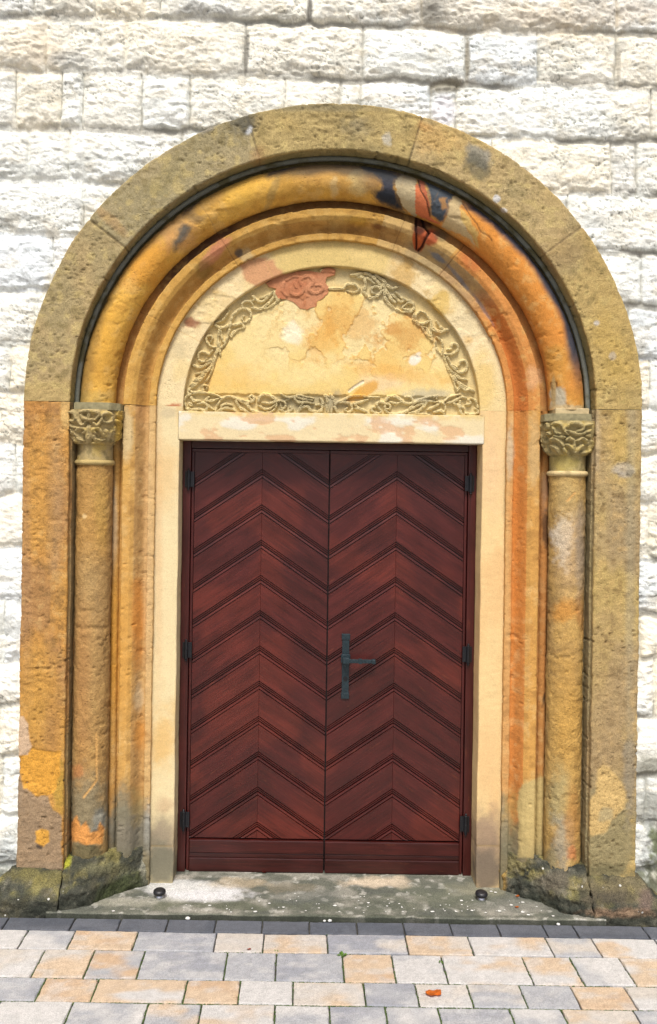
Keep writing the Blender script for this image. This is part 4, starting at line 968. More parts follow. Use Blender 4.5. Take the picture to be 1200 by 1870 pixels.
nb = fbm(P, 5, 4, 440); nf = fbm(P, 30, 4, 441); n3 = fbm(P, 12, 4, 442)
field = (1 - sstep(0.985, 1.015, rf + 0.008 * nf)) * sstep(zfb - 0.008, zfb + 0.004, Zg + 0.004 * nf)
def inpoly(X, Y, poly):
    m = np.zeros(X.shape, bool); n = len(poly)
    for i in range(n):
        x0, y0 = poly[i]; x1, y1 = poly[(i + 1) % n]
        c = ((y0 > Y) != (y1 > Y)) & (X < (x1 - x0) * (Y - y0) / (y1 - y0 + 1e-9) + x0); m ^= c
    return m
redp = [(330 + a / 4.138, 480 + b / 4.138) for a, b in [(640, 150), (700, 120), (800, 85), (900, 62), (990, 60), (1060, 75), (1075, 40), (1120, 30), (1170, 50), (1165, 90), (1110, 110), (1095, 150), (1120, 180), (1115, 230), (1080, 270), (1030, 290), (1020, 330), (960, 355), (900, 345), (850, 300), (790, 275), (740, 265), (715, 230), (720, 195), (670, 180)]]
jx, jy = X_ + 1.5 * nf, Y_ + 1.5 * n3
red = inpoly(jx, jy, redp).astype(float)
# flaked, eroded part of the field
er = sstep(0.0, 0.3, n3 + 0.35 * nb - 0.05) * field * sstep(700, 640, Y_ + 30 * nb) * sstep(430, 560, X_ + 40 * n3)
Hh = np.maximum(field * 0.010, rel * 0.024)
Hh = np.where(red > 0, 0.013 + 0.006 * rel, Hh)
Hh = Hh - 0.0028 * er + 0.0012 * nf * (0.3 + er) + 0.001 * nb
gash = crackline(X_, Y_, [(638, 714), (648, 706), (663, 697)], 3.5)
Hh -= 0.004 * gash
P[..., 1] = YT - Hh
col = np.broadcast_to(lin((240, 212, 140)), P.shape).copy()
col = mixc(col, lin((246, 228, 172)), sstep(0.0, 0.6, nb) * 0.6)
col = mixc(col, lin((238, 190, 108)), sstep(0.1, 0.7, -nb) * 0.4)
col = mixc(col, lin((242, 224, 172)), er * 0.7)
edge = sstep(0.12, 0.0, np.abs(n3 + 0.35 * nb - 0.12)) * sstep(700, 640, Y_ + 30 * nb) * sstep(430, 560, X_ + 40 * n3)
col = mixc(col, lin((206, 150, 78)), edge * field * 0.55)
band = 1 - field
col = mixc(col, lin((224, 206, 156)), band * (0.75 + 0.1 * nf))
col = blobs(P, col, [(640, 590, 70, 26, 10, (214, 160, 84), .45, .6, 1.2), (740, 615, 40, 26, 0, (206, 146, 74), .5, .6, 1.2), (585, 620, 28, 40, 0, (226, 170, 86), .5, .6, .9), (535, 610, 18, 20, 0, (250, 240, 208), .9, .4, .5), (760, 655, 12, 8, -40, (250, 246, 232), .8, .4, .6),
      (700, 700, 40, 18, 0, (240, 214, 172), .7, .6, .6), (665, 715, 34, 11, -30, (224, 168, 72), .8, .4, .4), (720, 680, 90, 14, 10, (232, 176, 92), .5, .7, .7), (430, 690, 70, 30, 0, (238, 192, 104), .5, .8, .6), (850, 590, 30, 60, -35, (190, 178, 142), .4, .7, .4), (800, 555, 26, 16, 35, (206, 176, 90), .6, .5, .4),
      (560, 735, 60, 20, 0, (168, 160, 130), .7, .6, .5), (610, 735, 24, 22, 0, (166, 158, 132), .6, .6, .6), (780, 722, 40, 12, 0, (184, 180, 160), .6, .6, .6), (440, 520, 50, 30, -30, (196, 186, 156), .6, .6, .5), (700, 520, 60, 30, 20, (200, 190, 156), .7, .6, .5), (640, 505, 26, 20, 0, (226, 208, 156), .8, .4, .5), (500, 492, 60, 8, -10, (120, 110, 84), .6, .6, .5), (740, 515, 70, 6, 28, (112, 102, 72), .5, .6, .5), (400, 540, 50, 7, -45, (150, 136, 92), .5, .6, .5)], 443)
col = mixc(col, lin((190, 126, 90)), red * (0.95 + 0.05 * nf))
col = mixc(col, lin((206, 150, 112)), red * sstep(0, .6, n3) * 0.6)
col = mixc(col, lin((194, 178, 134)), rel * (1 - red) * sstep(0.0, 0.5, -nf) * 0.35)
col = mixc(col, lin((226, 208, 156)), (rel > 0.75) * (1 - red) * 0.4)
col = mixc(col, lin((236, 228, 206)), gash * 0.7)
Q = grid_quads(*Xg.shape)
inside = (re < 1.012) | (Zg < ZS)
Q = Q[inside.ravel()[Q].all(1)]
Q = face_out(P, Q)
isr = (((rel > 0.12) | (red > 0)) & (field < 0.5)) | (rel > 0.5) | (red > 0)
qr = isr.ravel()[Q].sum(1) >= 3
def submesh(name, P, Q, col, mat, parent, **k):
    used = np.unique(Q); remap = np.full(P.shape[0] * P.shape[1], -1); remap[used] = np.arange(len(used))
    return make(name, P.reshape(-1, 3)[used], remap[Q], mat, parent, col=col.reshape(-1, 3)[used], **k)
tym = submesh('tympanum', P, Q[~qr], col, M_relief, portal)
submesh('carved_border', P, Q[qr], col, M_relief, tym)

# ------------------------------------------------------------------ columns with capitals
SG = [([(640, 450), (660, 420), (720, 410), (770, 440), (770, 510), (720, 545), (670, 530), (650, 500)], 17), ([(650, 470), (600, 560), (560, 590)], 15), ([(200, 400), (260, 400), (300, 450), (290, 510), (240, 520), (200, 500)], 16), ([(300, 450), (340, 520), (380, 570), (430, 560)], 15), ([(360, 400), (400, 390), (470, 380), (540, 390), (590, 400), (600, 440), (560, 500)], 20), ([(370, 430), (400, 480), (470, 500), (540, 500)], 18), ([(470, 400), (470, 480)], 16),
      ([(530, 540), (570, 575), (610, 540)], 14), ([(360, 560), (400, 575), (430, 530)], 14), ([(310, 660), (340, 620), (410, 620), (430, 660), (390, 690)], 15), ([(560, 690), (530, 640), (590, 615), (640, 680), (680, 740)], 16), ([(470, 600), (470, 720), (470, 880)], 26), ([(250, 740), (300, 800), (370, 845)], 20), ([(300, 690), (340, 760), (400, 790)], 16), ([(540, 720), (560, 770), (640, 790)], 16), ([(520, 830), (600, 825), (680, 770)], 17), ([(700, 650), (730, 720), (720, 800)], 20), ([(770, 650), (765, 730)], 16), ([(810, 600), (790, 700), (770, 800)], 17), ([(850, 520), (880, 600), (850, 700), (820, 780)], 22), ([(900, 350), (890, 450), (910, 550)], 22), ([(230, 620), (260, 680), (250, 740)], 18), ([(220, 560), (260, 600), (310, 610)], 14)]
SH = [([(360, 580), (400, 550), (460, 550), (510, 590), (540, 660), (580, 700)], 16), ([(380, 600), (420, 680), (480, 690)], 15), ([(310, 690), (340, 700)], 22), ([(400, 720), (470, 740), (540, 740)], 15), ([(570, 600), (620, 550), (700, 550), (770, 590), (760, 640), (700, 660)], 20), ([(570, 650), (640, 680), (720, 700), (800, 680), (880, 640)], 16), ([(800, 580), (900, 560)], 14), ([(560, 780), (600, 755), (650, 785), (660, 830)], 15), ([(700, 790), (760, 755), (820, 790), (830, 850)], 15), ([(560, 840), (620, 880), (660, 980)], 15), ([(770, 850), (720, 900), (650, 980)], 15), ([(660, 830), (655, 900), (650, 990)], 17),
      ([(350, 780), (400, 760), (460, 790), (520, 860)], 20), ([(360, 860), (430, 900), (460, 970)], 20), ([(520, 900), (560, 960)], 18), ([(880, 790), (890, 860), (840, 940), (760, 960)], 17), ([(160, 560), (200, 700), (260, 850), (320, 960)], 22), ([(230, 560), (240, 700), (290, 820)], 20), ([(300, 560), (290, 640)], 16), ([(830, 720), (880, 720)], 16)]
def column(side, zo, strokes, label):
    cx, cy = side * 1.062, 0.112
    R0 = 0.0795
    z0, za = 0.16, 1.932 + zo
    n, m = 96, int((za - z0) / 0.006)
    th = np.linspace(0, 2 * math.pi, n, endpoint=False)
    z = np.linspace(z0, za, m)
    R = np.full(m, R0)
    P = np.stack([cx + R[:, None] * np.sin(th)[None, :], cy - R[:, None] * np.cos(th)[None, :], np.broadcast_to(z[:, None], (m, n))], -1)
    N = P - np.array([cx, cy, 0]) * [1, 1, 0]; N[..., 2] = 0; N /= np.linalg.norm(N, axis=-1, keepdims=True)
    Pd, pt = rough(P, N, 1.1, 450 + side, 0.25)
    Pd = Pd + N * (0.0012 * fbm(P, 45, 3, 455))[..., None]
    nb = fbm(P, (8, 8, 3), 4, 460 + side); nf = fbm(P, 30, 4, 461 + side)
    if side < 0:
        col = np.broadcast_to(lin((188, 150, 92)), P.shape).copy()
        st = [(165, 950, 40, 120, 0, (196, 152, 86), .6, .8, .4), (185, 930, 14, 70, 0, (206, 168, 90), .5, .7, .4), (165, 1200, 40, 160, 0, (178, 146, 98), .6, .8, .4), (150, 1250, 16, 180, 0, (186, 138, 84), .5, .8, .4), (160, 1060, 26, 60, 0, (178, 152, 106), .5, .8, .5), (154, 943, 5, 5, 0, (236, 206, 150), .9, .3, .4),
              (160, 1490, 50, 80, 0, (146, 136, 108), .9, .6, .4), (140, 1408, 12, 12, 0, (206, 140, 84), .6, .5, .8), (160, 1560, 40, 20, 0, (112, 104, 74), .9, .5, .4), (180, 1500, 14, 26, 0, (150, 150, 138), .8, .5, .6)]
        scratch = [(176, 1340), (177, 1425), (153, 1456)]
    else:
        col = np.broadcast_to(lin((198, 164, 100)), P.shape).copy()
        st = [(1030, 980, 22, 46, 0, (228, 220, 200), .85, .5, .8), (1045, 1000, 30, 90, 0, (206, 178, 138), .6, .8, .4), (1060, 1000, 10, 120, 0, (150, 140, 126), .6, .7, .4), (1035, 900, 30, 50, 0, (200, 176, 120), .6, .7, .4), (1030, 1115, 26, 22, 0, (206, 148, 74), .8, .6, .6), (1062, 1120, 10, 40, 0, (176, 120, 60), .5, .7, .5), (1035, 1300, 34, 140, 0, (206, 162, 84), .6, .8, .4),
              (1018, 1450, 22, 60, 0, (176, 166, 122), .7, .7, .6), (1025, 1540, 24, 50, 0, (168, 164, 146), .7, .6, .7), (1046, 1500, 14, 60, 0, (190, 142, 80), .7, .6, .6), (1046, 1560, 10, 14, 0, (206, 134, 84), .7, .5, .9), (1005, 1570, 14, 30, 0, (140, 132, 100), .8, .6, .5)]
        scratch = [(1050, 900), (1036, 915)]
    col = mixc(col, lin((222, 184, 116)), sstep(0.1, 0.8, nf) * 0.45)
    col = mixc(col, lin((118, 92, 54)), sstep(0.15, 0.8, -nf) * 0.5)
    col = mixc(col, lin((166, 140, 100)), sstep(0, 0.6, nb) * 0.4)
    col = blobs(Pd, col, st, 462)
    if side < 0: col = patches(Pd, col, [([(380, 925), (420, 865), (442, 930), (470, 900), (495, 965), (530, 950), (548, 905), (566, 930), (562, 1025), (480, 1028), (400, 1012), (384, 970)], (226, 162, 92), 1, 2)], 690, 0, 1200, 3.0, soft=1.5)
    X_, Y_ = proj(P)
    s_ = crackline(X_, Y_, scratch, 2.6) * (N[..., 1] < 0)
    Pd = Pd - N * (0.002 * s_)[..., None]; col = mixc(col, lin((236, 186, 116)), s_ * 0.8)
    Q = grid_quads(m, n, True)
    col_o = make('column', Pd, Q, M_sand, portal, col=col, origin=(cx, cy, z0), label=label)
    # annulet
    def rev(prof, nm, mat, c0, amp=0.001, nseg=72, sd=470):
        pr = np.array(prof); P = np.stack([cx + pr[:, 0][:, None] * np.sin(th_)[None, :], cy - pr[:, 0][:, None] * np.cos(th_)[None, :], np.broadcast_to(pr[:, 1][:, None], (len(pr), len(th_)))], -1)
        N = P - np.array([cx, cy, 0]) * [1, 1, 0]; N[..., 2] = 0; N /= np.maximum(np.linalg.norm(N, axis=-1, keepdims=True), 1e-6)
        nf = fbm(P, 24, 4, sd)
        P = P + N * (amp * nf)[..., None]
        return make(nm, P, grid_quads(len(pr), len(th_), True), mat, col_o, col=mixc(np.broadcast_to(lin(c0), P.shape), lin((128, 112, 70)), sstep(0, .7, nf) * .5))
    th_ = np.linspace(0, 2 * math.pi, 72, endpoint=False)
    an = [(R0 - 0.005, za - 0.016)] + [(R0 - 0.003 + 0.0145 * math.cos(math.radians(a)), za + 0.0125 * math.sin(math.radians(a))) for a in range(-90, 91, 12)] + [(R0 - 0.006, za + 0.014)]
    rev(an, 'annulet', M_smooth, (196, 174, 118) if side < 0 else (226, 204, 152), 0.0018)
    # capital: bell from round neck to square-ish top, leaves and scrolls in relief
    zc0, zc1 = za + 0.008, 2.164 + zo
    nz, nt = 110, 220
    zz = np.linspace(zc0, zc1, nz); t = np.linspace(0, 2 * math.pi, nt, endpoint=False)
    u = np.clip((zz - (2.012 + zo)) / (zc1 - 2.012 - zo), 0, 1)
    Rz = np.where(u <= 0, R0 - 0.001, 0.088 + 0.026 * u ** 0.7)
    pw = 2 + 3.5 * u
    c_, s_ = np.abs(np.cos(t))[None, :], np.abs(np.sin(t))[None, :]
    rad = Rz[:, None] / (c_ ** pw[:, None] + s_ ** pw[:, None]) ** (1 / pw[:, None])
    rad = np.minimum(rad, 0.13)
    P = np.stack([cx + rad * np.sin(t)[None, :], cy - rad * np.cos(t)[None, :], np.broadcast_to(zz[:, None], rad.shape)], -1)
    N = np.stack([np.broadcast_to(np.sin(t)[None, :], rad.shape), np.broadcast_to(-np.cos(t)[None, :], rad.shape), np.zeros_like(rad)], -1)
    Pf = P.copy()
    X_, Y_ = proj(Pf)
    rl, ra = mass(X_, Y_, strokes, 1.7, 0.6); rl = rl * (np.cos(t)[None, :] > -0.1)
    uu = u[:, None]
    gen = np.clip(fbm(P, (30, 30, 24), 2, 480 + side) * 0.6, 0, 1) * (np.cos(t)[None, :] < 0.1)
    P = P + N * ((0.020 * rl + 0.012 * gen) * (0.35 + 0.65 * sstep(0, 0.1, uu)) * (uu > 0) )[..., None] - N * (0.004 * (uu > 0.0) * (rl < 0.1))[..., None]
    nf = fbm(P, 40, 3, 481)
    P = P + N * (0.0009 * nf)[..., None]
    base = (190, 170, 122) if side < 0 else (184, 168, 120)
    col = np.broadcast_to(lin(base), P.shape).copy()
    col = mixc(col, lin((206, 182, 104)), sstep(0.1, 0.7, nf) * 0.5)
    col = mixc(col, lin((110, 104, 70)), sstep(0.1, 0.7, -nf) * 0.5)
    if side < 0: col = blobs(P, col, [(218, 790, 9, 40, 0, (214, 178, 76), .7, .6, .5), (178, 818, 14, 16, 0, (206, 178, 96), .6, .6, .5)], 482)
    else: col = blobs(P, col, [(1030, 845, 30, 14, 0, (190, 172, 96), .6, .6, .5), (985, 800, 8, 40, 0, (196, 172, 120), .6, .6, .5)], 482)
    make('capital', P, grid_quads(nz, nt, True), M_relief, col_o, col=col)
    # abacus: slab with its inner front corner cut off
    bm = bmesh.new()
    xo = side * (IX - 0.016); xi = side * (1.062 - 0.125)
    yf, yb = -0.003 + 0.012, 0.20
    pl2 = [(xo, yf), (side * (1.062 - 0.088), yf), (xi, yf + 0.042), (xi, yb), (xo, yb)]
    zt2, zb2 = 2.195 + zo, 2.160 + zo
    vb = [bm.verts.new((x, y, zb2)) for x, y in pl2]; vm = [bm.verts.new((x, y, zt2)) for x, y in pl2]
    for i in range(5): bm.faces.new((vb[i], vb[(i + 1) % 5], vm[(i + 1) % 5], vm[i]))
    bm.faces.new(vb); bm.faces.new(vm[::-1])
    bmesh.ops.recalc_face_normals(bm, faces=bm.faces)
    bmesh.ops.bevel(bm, geom=bm.edges[:], offset=0.003, segments=2, affect='EDGES')
    bmesh.ops.subdivide_edges(bm, edges=bm.edges[:], cuts=6, use_grid_fill=True)
    rr = np.random.default_rng(5)
    for v in bm.verts:
        q = np.array([[v.co.x, v.co.y, v.co.z]]); v.co += Vector((0, 1, 0.6)) * float(fbm(q, 25, 3, 490)[0]) * 0.0015
    o = from_bm('abacus', bm, M_abacus, col_o)
    # mortar bed between abacus and roll
    return col_o
M_abacus = plain_mat('grey_green_abacus_stone', tuple(lin((156, 148, 114))), rough=0.9, scale=60, var=0.22, bump=0.7, spec=0.2)
column(-1, 0.0, conv(SG, 100, 700, 7.5), 'left column, brown with a scratch low on its shaft')
column(1, -0.018, conv(SH, 960, 700, 7.5), 'right column, with a pale patch high on its shaft')
# springing stubs: mortar pad under the right roll foot
bm = bmesh.new(); add_box(bm, 0.985, 1.135, 0.045, 0.19, 2.175, 2.204, 0.004)
from_bm('mortar_pad', bm, plain_mat('lime_mortar', tuple(lin((206, 188, 146))), rough=0.95, var=0.15, bump=0.8), portal)

# ------------------------------------------------------------------ weathered bases
def loft(name, layers, parent, seed, amp, paint, n=150, close=True):
    """layers: (z, polygon) bottom to top; polygons resampled by arclength from the same start corner"""
    def resample(poly, per):
        out = []
        k = len(poly)
        for i in range(k):
            a, b = np.array(poly[i]), np.array(poly[(i + 1) % k])
            for j in range(per): out.append(a + (b - a) * j / per)
        return np.array(out)
    per = n // len(layers[0][1])
    rs = [(z, resample(p, per)) for z, p in layers]
    zz, PP = [], []
    for (z0, p0), (z1, p1) in zip(rs, rs[1:]):
        s = max(2, int(max(abs(z1 - z0), np.abs(p1 - p0).max()) / 0.006))
        for i in range(s):
            t = i / s; zz.append(z0 + (z1 - z0) * t); PP.append(p0 + (p1 - p0) * t)
    zz.append(rs[-1][0]); PP.append(rs[-1][1])
    top = PP[-1]; cen = top.mean(0)
    for s in np.linspace(0.9, 0.0, 14): zz.append(rs[-1][0]); PP.append(cen + (top - cen) * s)
    PP = np.array(PP); zz = np.array(zz)
    P = np.concatenate([PP, np.broadcast_to(zz[:, None, None], PP.shape[:2] + (1,))], -1)
    # round the arrises by smoothing around
    for _ in range(3): P[:, :, :2] = 0.5 * P[:, :, :2] + 0.25 * (np.roll(P[:, :, :2], 1, 1) + np.roll(P[:, :, :2], -1, 1))
    for _ in range(1): P[1:-1] = 0.5 * P[1:-1] + 0.25 * (P[:-2] + P[2:])
    N = -normals(P, True)
    c3 = np.array([cen[0], cen[1], 0.05]); 
    if ((P - c3) * N).sum() < 0: N = -N
    d = amp * (fbm(P, 9, 4, seed) * 0.8 + 0.65 * fbm(P, 34, 4, seed + 1, 0.65) + 0.3 * fbm(P, 85, 2, seed + 3)) - amp * 0.6 * sstep(0.2, 0.6, fbm(P, 16, 3, seed + 2))
    P = P + N * d[..., None]
    col = paint(P, N, seed)
    Q = grid_quads(P.shape[0], P.shape[1], True)
    V = P.reshape(-1, 3)
    nn = np.cross(V[Q[:, 2]] - V[Q[:, 0]], V[Q[:, 3]] - V[Q[:, 1]])
    if ((V[Q[:, 0]] - c3) * nn).sum() < 0: Q = Q[:, ::-1]
    return make(name, P, Q, M_base, parent, col=col)
def mossy(P, N, seed):
    nb = fbm(P, 9, 4, seed + 5); nf = fbm(P, 40, 4, seed + 6); nm = fbm(P, 16, 4, seed + 7)
    col = np.broadcast_to(lin((82, 83, 72)), P.shape).copy()
    col = mixc(col, lin((128, 120, 92)), sstep(0, 0.7, nb) * 0.7)
    col = mixc(col, lin((46, 50, 44)), sstep(0.0, 0.7, -nb) * 0.7)
    up = sstep(0.05, 0.6, N[..., 2])
    col = mixc(col, lin((126, 122, 76)), up * sstep(-0.1, 0.5, nm) * 0.6)
    col = mixc(col, lin((176, 164, 104)), sstep(0.3, 0.55, nm) * sstep(0.05, 0.15, P[..., 2]) * 0.6)
    col = mixc(col, lin((150, 146, 128)), sstep(0.3, 0.8, nf) * 0.5)
    col = mixc(col, lin((58, 61, 52)), sstep(-0.25, 0.35, fbm(P, (7, 7, 12), 3, seed + 12)) * 0.6)
    return col
def paintL(P, N, seed):
    return blobs(P, mossy(P, N, seed), [(60, 1650, 80, 18, 0, (52, 56, 48), .6, .6, .5), (120, 1572, 10, 14, 0, (176, 176, 60), .9, .4, .6), (200, 1660, 20, 8, 0, (186, 156, 130), .7, .5, .7), (190, 1585, 50, 12, 0, (122, 120, 90), .6, .6, .6), (220, 1625, 50, 20, -30, (74, 84, 44), .6, .6, .6),
        (62, 1600, 60, 14, 0, (150, 140, 84), .5, .7, .9), (262, 1580, 6, 22, 0, (186, 184, 164), .7, .5, .6), (205, 1562, 10, 8, 0, (100, 96, 56), .6, .5, .6)], seed)
def paintR(P, N, seed):
    return blobs(P, mossy(P, N, seed), [(1120, 1620, 70, 26, 0, (136, 124, 92), .6, .7, .6), (1120, 1668, 70, 8, 0, (176, 146, 118), .6, .6, .9), (1010, 1610, 34, 24, 0, (120, 112, 96), .7, .6, .5), (940, 1575, 30, 22, 0, (142, 132, 90), .7, .6, .5), (1110, 1640, 50, 16, 0, (84, 78, 66), .7, .6, .7), (918, 1600, 8, 30, 0, (184, 150, 84), .7, .6, .6), (1000, 1650, 40, 16, 20, (56, 62, 52), .7, .6, .6), (1180, 1640, 14, 20, 0, (130, 110, 100), .6, .6, .6)], seed)
for side in (-1, 1):
    s = side
    pt_ = paintL if side < 0 else paintR
    xa = 1.140; xb = 1.475 if side < 0 else 1.46
    def rect(x0, x1, y0, y1): return [(s * x0, y0), (s * x1, y0), (s * x1, y1), (s * x0, y1)]
    yf = -0.102 if side < 0 else -0.094
    lay = [(-0.02, rect(xa, xb, yf, 0.05)), (0.065, rect(xa, xb, yf, 0.05)), (0.078, rect(xa + .002, xb - 0.012, yf + 0.012, 0.05)), (0.10, rect(xa + .004, xb - 0.04, yf + 0.035, 0.05)), (0.135, rect(xa + .006, xb - 0.075, yf + 0.072, 0.05)), (0.158, rect(xa + .01, xb - 0.10, yf + 0.088, 0.05))]
    loft('jamb_base', lay, portal, 500 + side, 0.006 if side < 0 else 0.009, pt_, 160)
    # column base: splayed plan running back to the door jamb
    xo = 1.142
    def poly(inset, yfront):
        return [(s * xo, yfront), (s * (1.03 - inset * 0.2), yfront + 0.035), (s * (0.935 - inset * 0.3), 0.055 + inset * 0.6), (s * 0.802, 0.150 + inset * 0.3), (s * 0.802, 0.26), (s * xo, 0.26)]
    lay = [(-0.01, poly(0.0, -0.092)), (0.086, poly(0.0, -0.090)), (0.096, poly(0.03, -0.066)), (0.102, poly(0.038, -0.050)), (0.138, poly(0.042, -0.040)), (0.152, poly(0.055, -0.016)), (0.160, poly(0.07, 0.000)), (0.188, poly(0.08, 0.012))]
    loft('column_base', lay, portal, 510 + side, 0.007 if side < 0 else 0.012, pt_, 180)

# ------------------------------------------------------------------ doorstep
gxs = np.linspace(-1.19, 1.19, 420); gys = np.concatenate([[-0.104, -0.103, -0.101, -0.097], np.linspace(-0.092, 0.42, 96)])
Xg, Yg = np.meshgrid(gxs, gys, indexing='ij')
P = np.stack([Xg, Yg, np.zeros_like(Xg)], -1)
nb = fbm(P, 4, 4, 520); nf = fbm(P, 30, 4, 521); n3 = fbm(P, (10, 16, 1), 4, 522)
Z = 0.019 + 0.0015 * nb + 0.0008 * nf
Z[:, 0] = -0.03; Z[:, 1] -= 0.006; Z[:, 2] -= 0.0022; Z[:, 3] -= 0.0006
P[..., 2] = Z
P[:, :4, 1] += 0.003 * nf[:, :4] + 0.004 * fbm(P[:, :4] * [1, 0, 0], (8, 1, 1), 3, 524)
col = np.broadcast_to(lin((132, 134, 120), .55), P.shape).copy()
def lk(c): return lin(c, .62)
col = mixc(col, lk((196, 192, 178)), sstep(-0.05, 0.6, n3) * 0.6)
col = mixc(col, lk((104, 108, 100)), sstep(0.0, 0.6, -n3) * 0.6)
col = mixc(col, lk((224, 222, 210)), sstep(0.45, 0.7, nf) * 0.6)
def sblobs(P, col, items, seed):
    X, Y = proj(P); n = fbm(P, 14, 4, seed)
    for (px, py, rx, ry, c, st, soft, rag) in items:
        r = np.hypot((X - px) / rx, (Y - py) / ry) + n * rag
        col = mixc(col, lk(c), st * (1 - sstep(1 - soft, 1 + soft * .6, r)))
    return col
col = sblobs(P, col, [(365, 1630, 88, 17, (250, 250, 248), 1, .3, .35), (320, 1616, 90, 12, (240, 240, 234), .9, .4, .45), (440, 1612, 60, 10, (206, 190, 160), .7, .5, .6), (690, 1612, 60, 10, (240, 222, 194), .9, .5, .6), (560, 1640, 60, 20, (118, 122, 114), .6, .6, .6), (800, 1635, 90, 22, (132, 136, 116), .6, .7, .5), (250, 1650, 110, 10, (190, 188, 170), .7, .6, .6), (520, 1620, 60, 10, (150, 140, 116), .5, .6, .7),
      (400, 1655, 160, 7, (112, 116, 96), .8, .7, .8), (720, 1655, 200, 9, (116, 120, 104), .7, .7, .9), (880, 1620, 60, 12, (176, 172, 146), .5, .6, .6), (960, 1655, 80, 12, (150, 150, 140), .6, .6, .6), (330, 1601, 30, 6, (214, 206, 190), .7, .5, .6), (600, 1674, 520, 3, (86, 92, 76), .6, .6, .8)], 525)
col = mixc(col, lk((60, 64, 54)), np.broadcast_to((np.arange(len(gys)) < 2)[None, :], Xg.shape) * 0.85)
step = make('doorstep', P, face_out(P, grid_quads(*Xg.shape)) if False else grid_quads(*Xg.shape), M_step, col=col)
tag(step, 'worn grey stone doorstep slab with whitish patches below the door', 'step')

# ------------------------------------------------------------------ door
door = empty('double_door', (0, 0.30, 0.02), 'dark red-brown wooden double door with chevron boards and iron handle', 'door')
YD = 0.300
ZD0, ZD1 = 0.021, 1.994
WD = lin((106, 40, 34), 0.42)
def wood_box(name, parent, x0, x1, y0, y1, z0, z1, vert=True, k=1.0, bev=0.003, seed=1, label=None):
    bm = bmesh.new(); add_box(bm, x0, x1, y0, y1, z0, z1, bev)
    o = from_bm(name, bm, M_wood, parent, label=label)
    me = o.data; co = np.zeros(len(me.vertices) * 3, np.float32); me.vertices.foreach_get('co', co); co = co.reshape(-1, 3)
    g = np.stack([co[:, 2], co[:, 0] + co[:, 1], np.full(len(co), seed * 3.7)], -1) if vert else np.stack([co[:, 0], co[:, 2] + co[:, 1], np.full(len(co), seed * 3.7)], -1)
    me.attributes.new('Grain', 'FLOAT_VECTOR', 'POINT').data.foreach_set('vector', g.astype(np.float32).ravel())
    c = np.ones((len(co), 4), np.float32); c[:, :3] = WD * k
    me.color_attributes.new('Col', 'FLOAT_COLOR', 'POINT').data.foreach_set('color', c.ravel())
    return o
LE = 0.650
fr = wood_box('door_frame', door, -DX + 0.001, -LE - 0.003, 0.284, 0.36, 0.019, ZL0 - 0.001, True, 0.75, seed=1)
wood_box('door_frame', door, LE + 0.003, DX - 0.001, 0.284, 0.36, 0.019, ZL0 - 0.001, True, 0.7, seed=2)
wood_box('frame_head', door, -LE - 0.002, LE + 0.002, 0.285, 0.36, ZD1 + 0.018, ZL0 - 0.001, False, 0.5, seed=3)
SL = 0.677; PER = 0.1664; ZA = 1.918
prof = [(0.0, 0), (0.0008, -.009), (0.0046, -.009), (0.0056, -0.0008), (0.0100, -0.0008), (0.0108, -.010), (0.0150, -.010), (0.0158, -0.003), (0.0200, -0.003), (0.0208, -0.014), (0.0270, -0.014), (0.0278, -0.0012), (0.0375, 0.0), (0.0383, -0.008), (0.0424, -0.008), (0.0435, 0)]
seams = [(-0.001, -0.0)]
rw = np.random.default_rng(12)
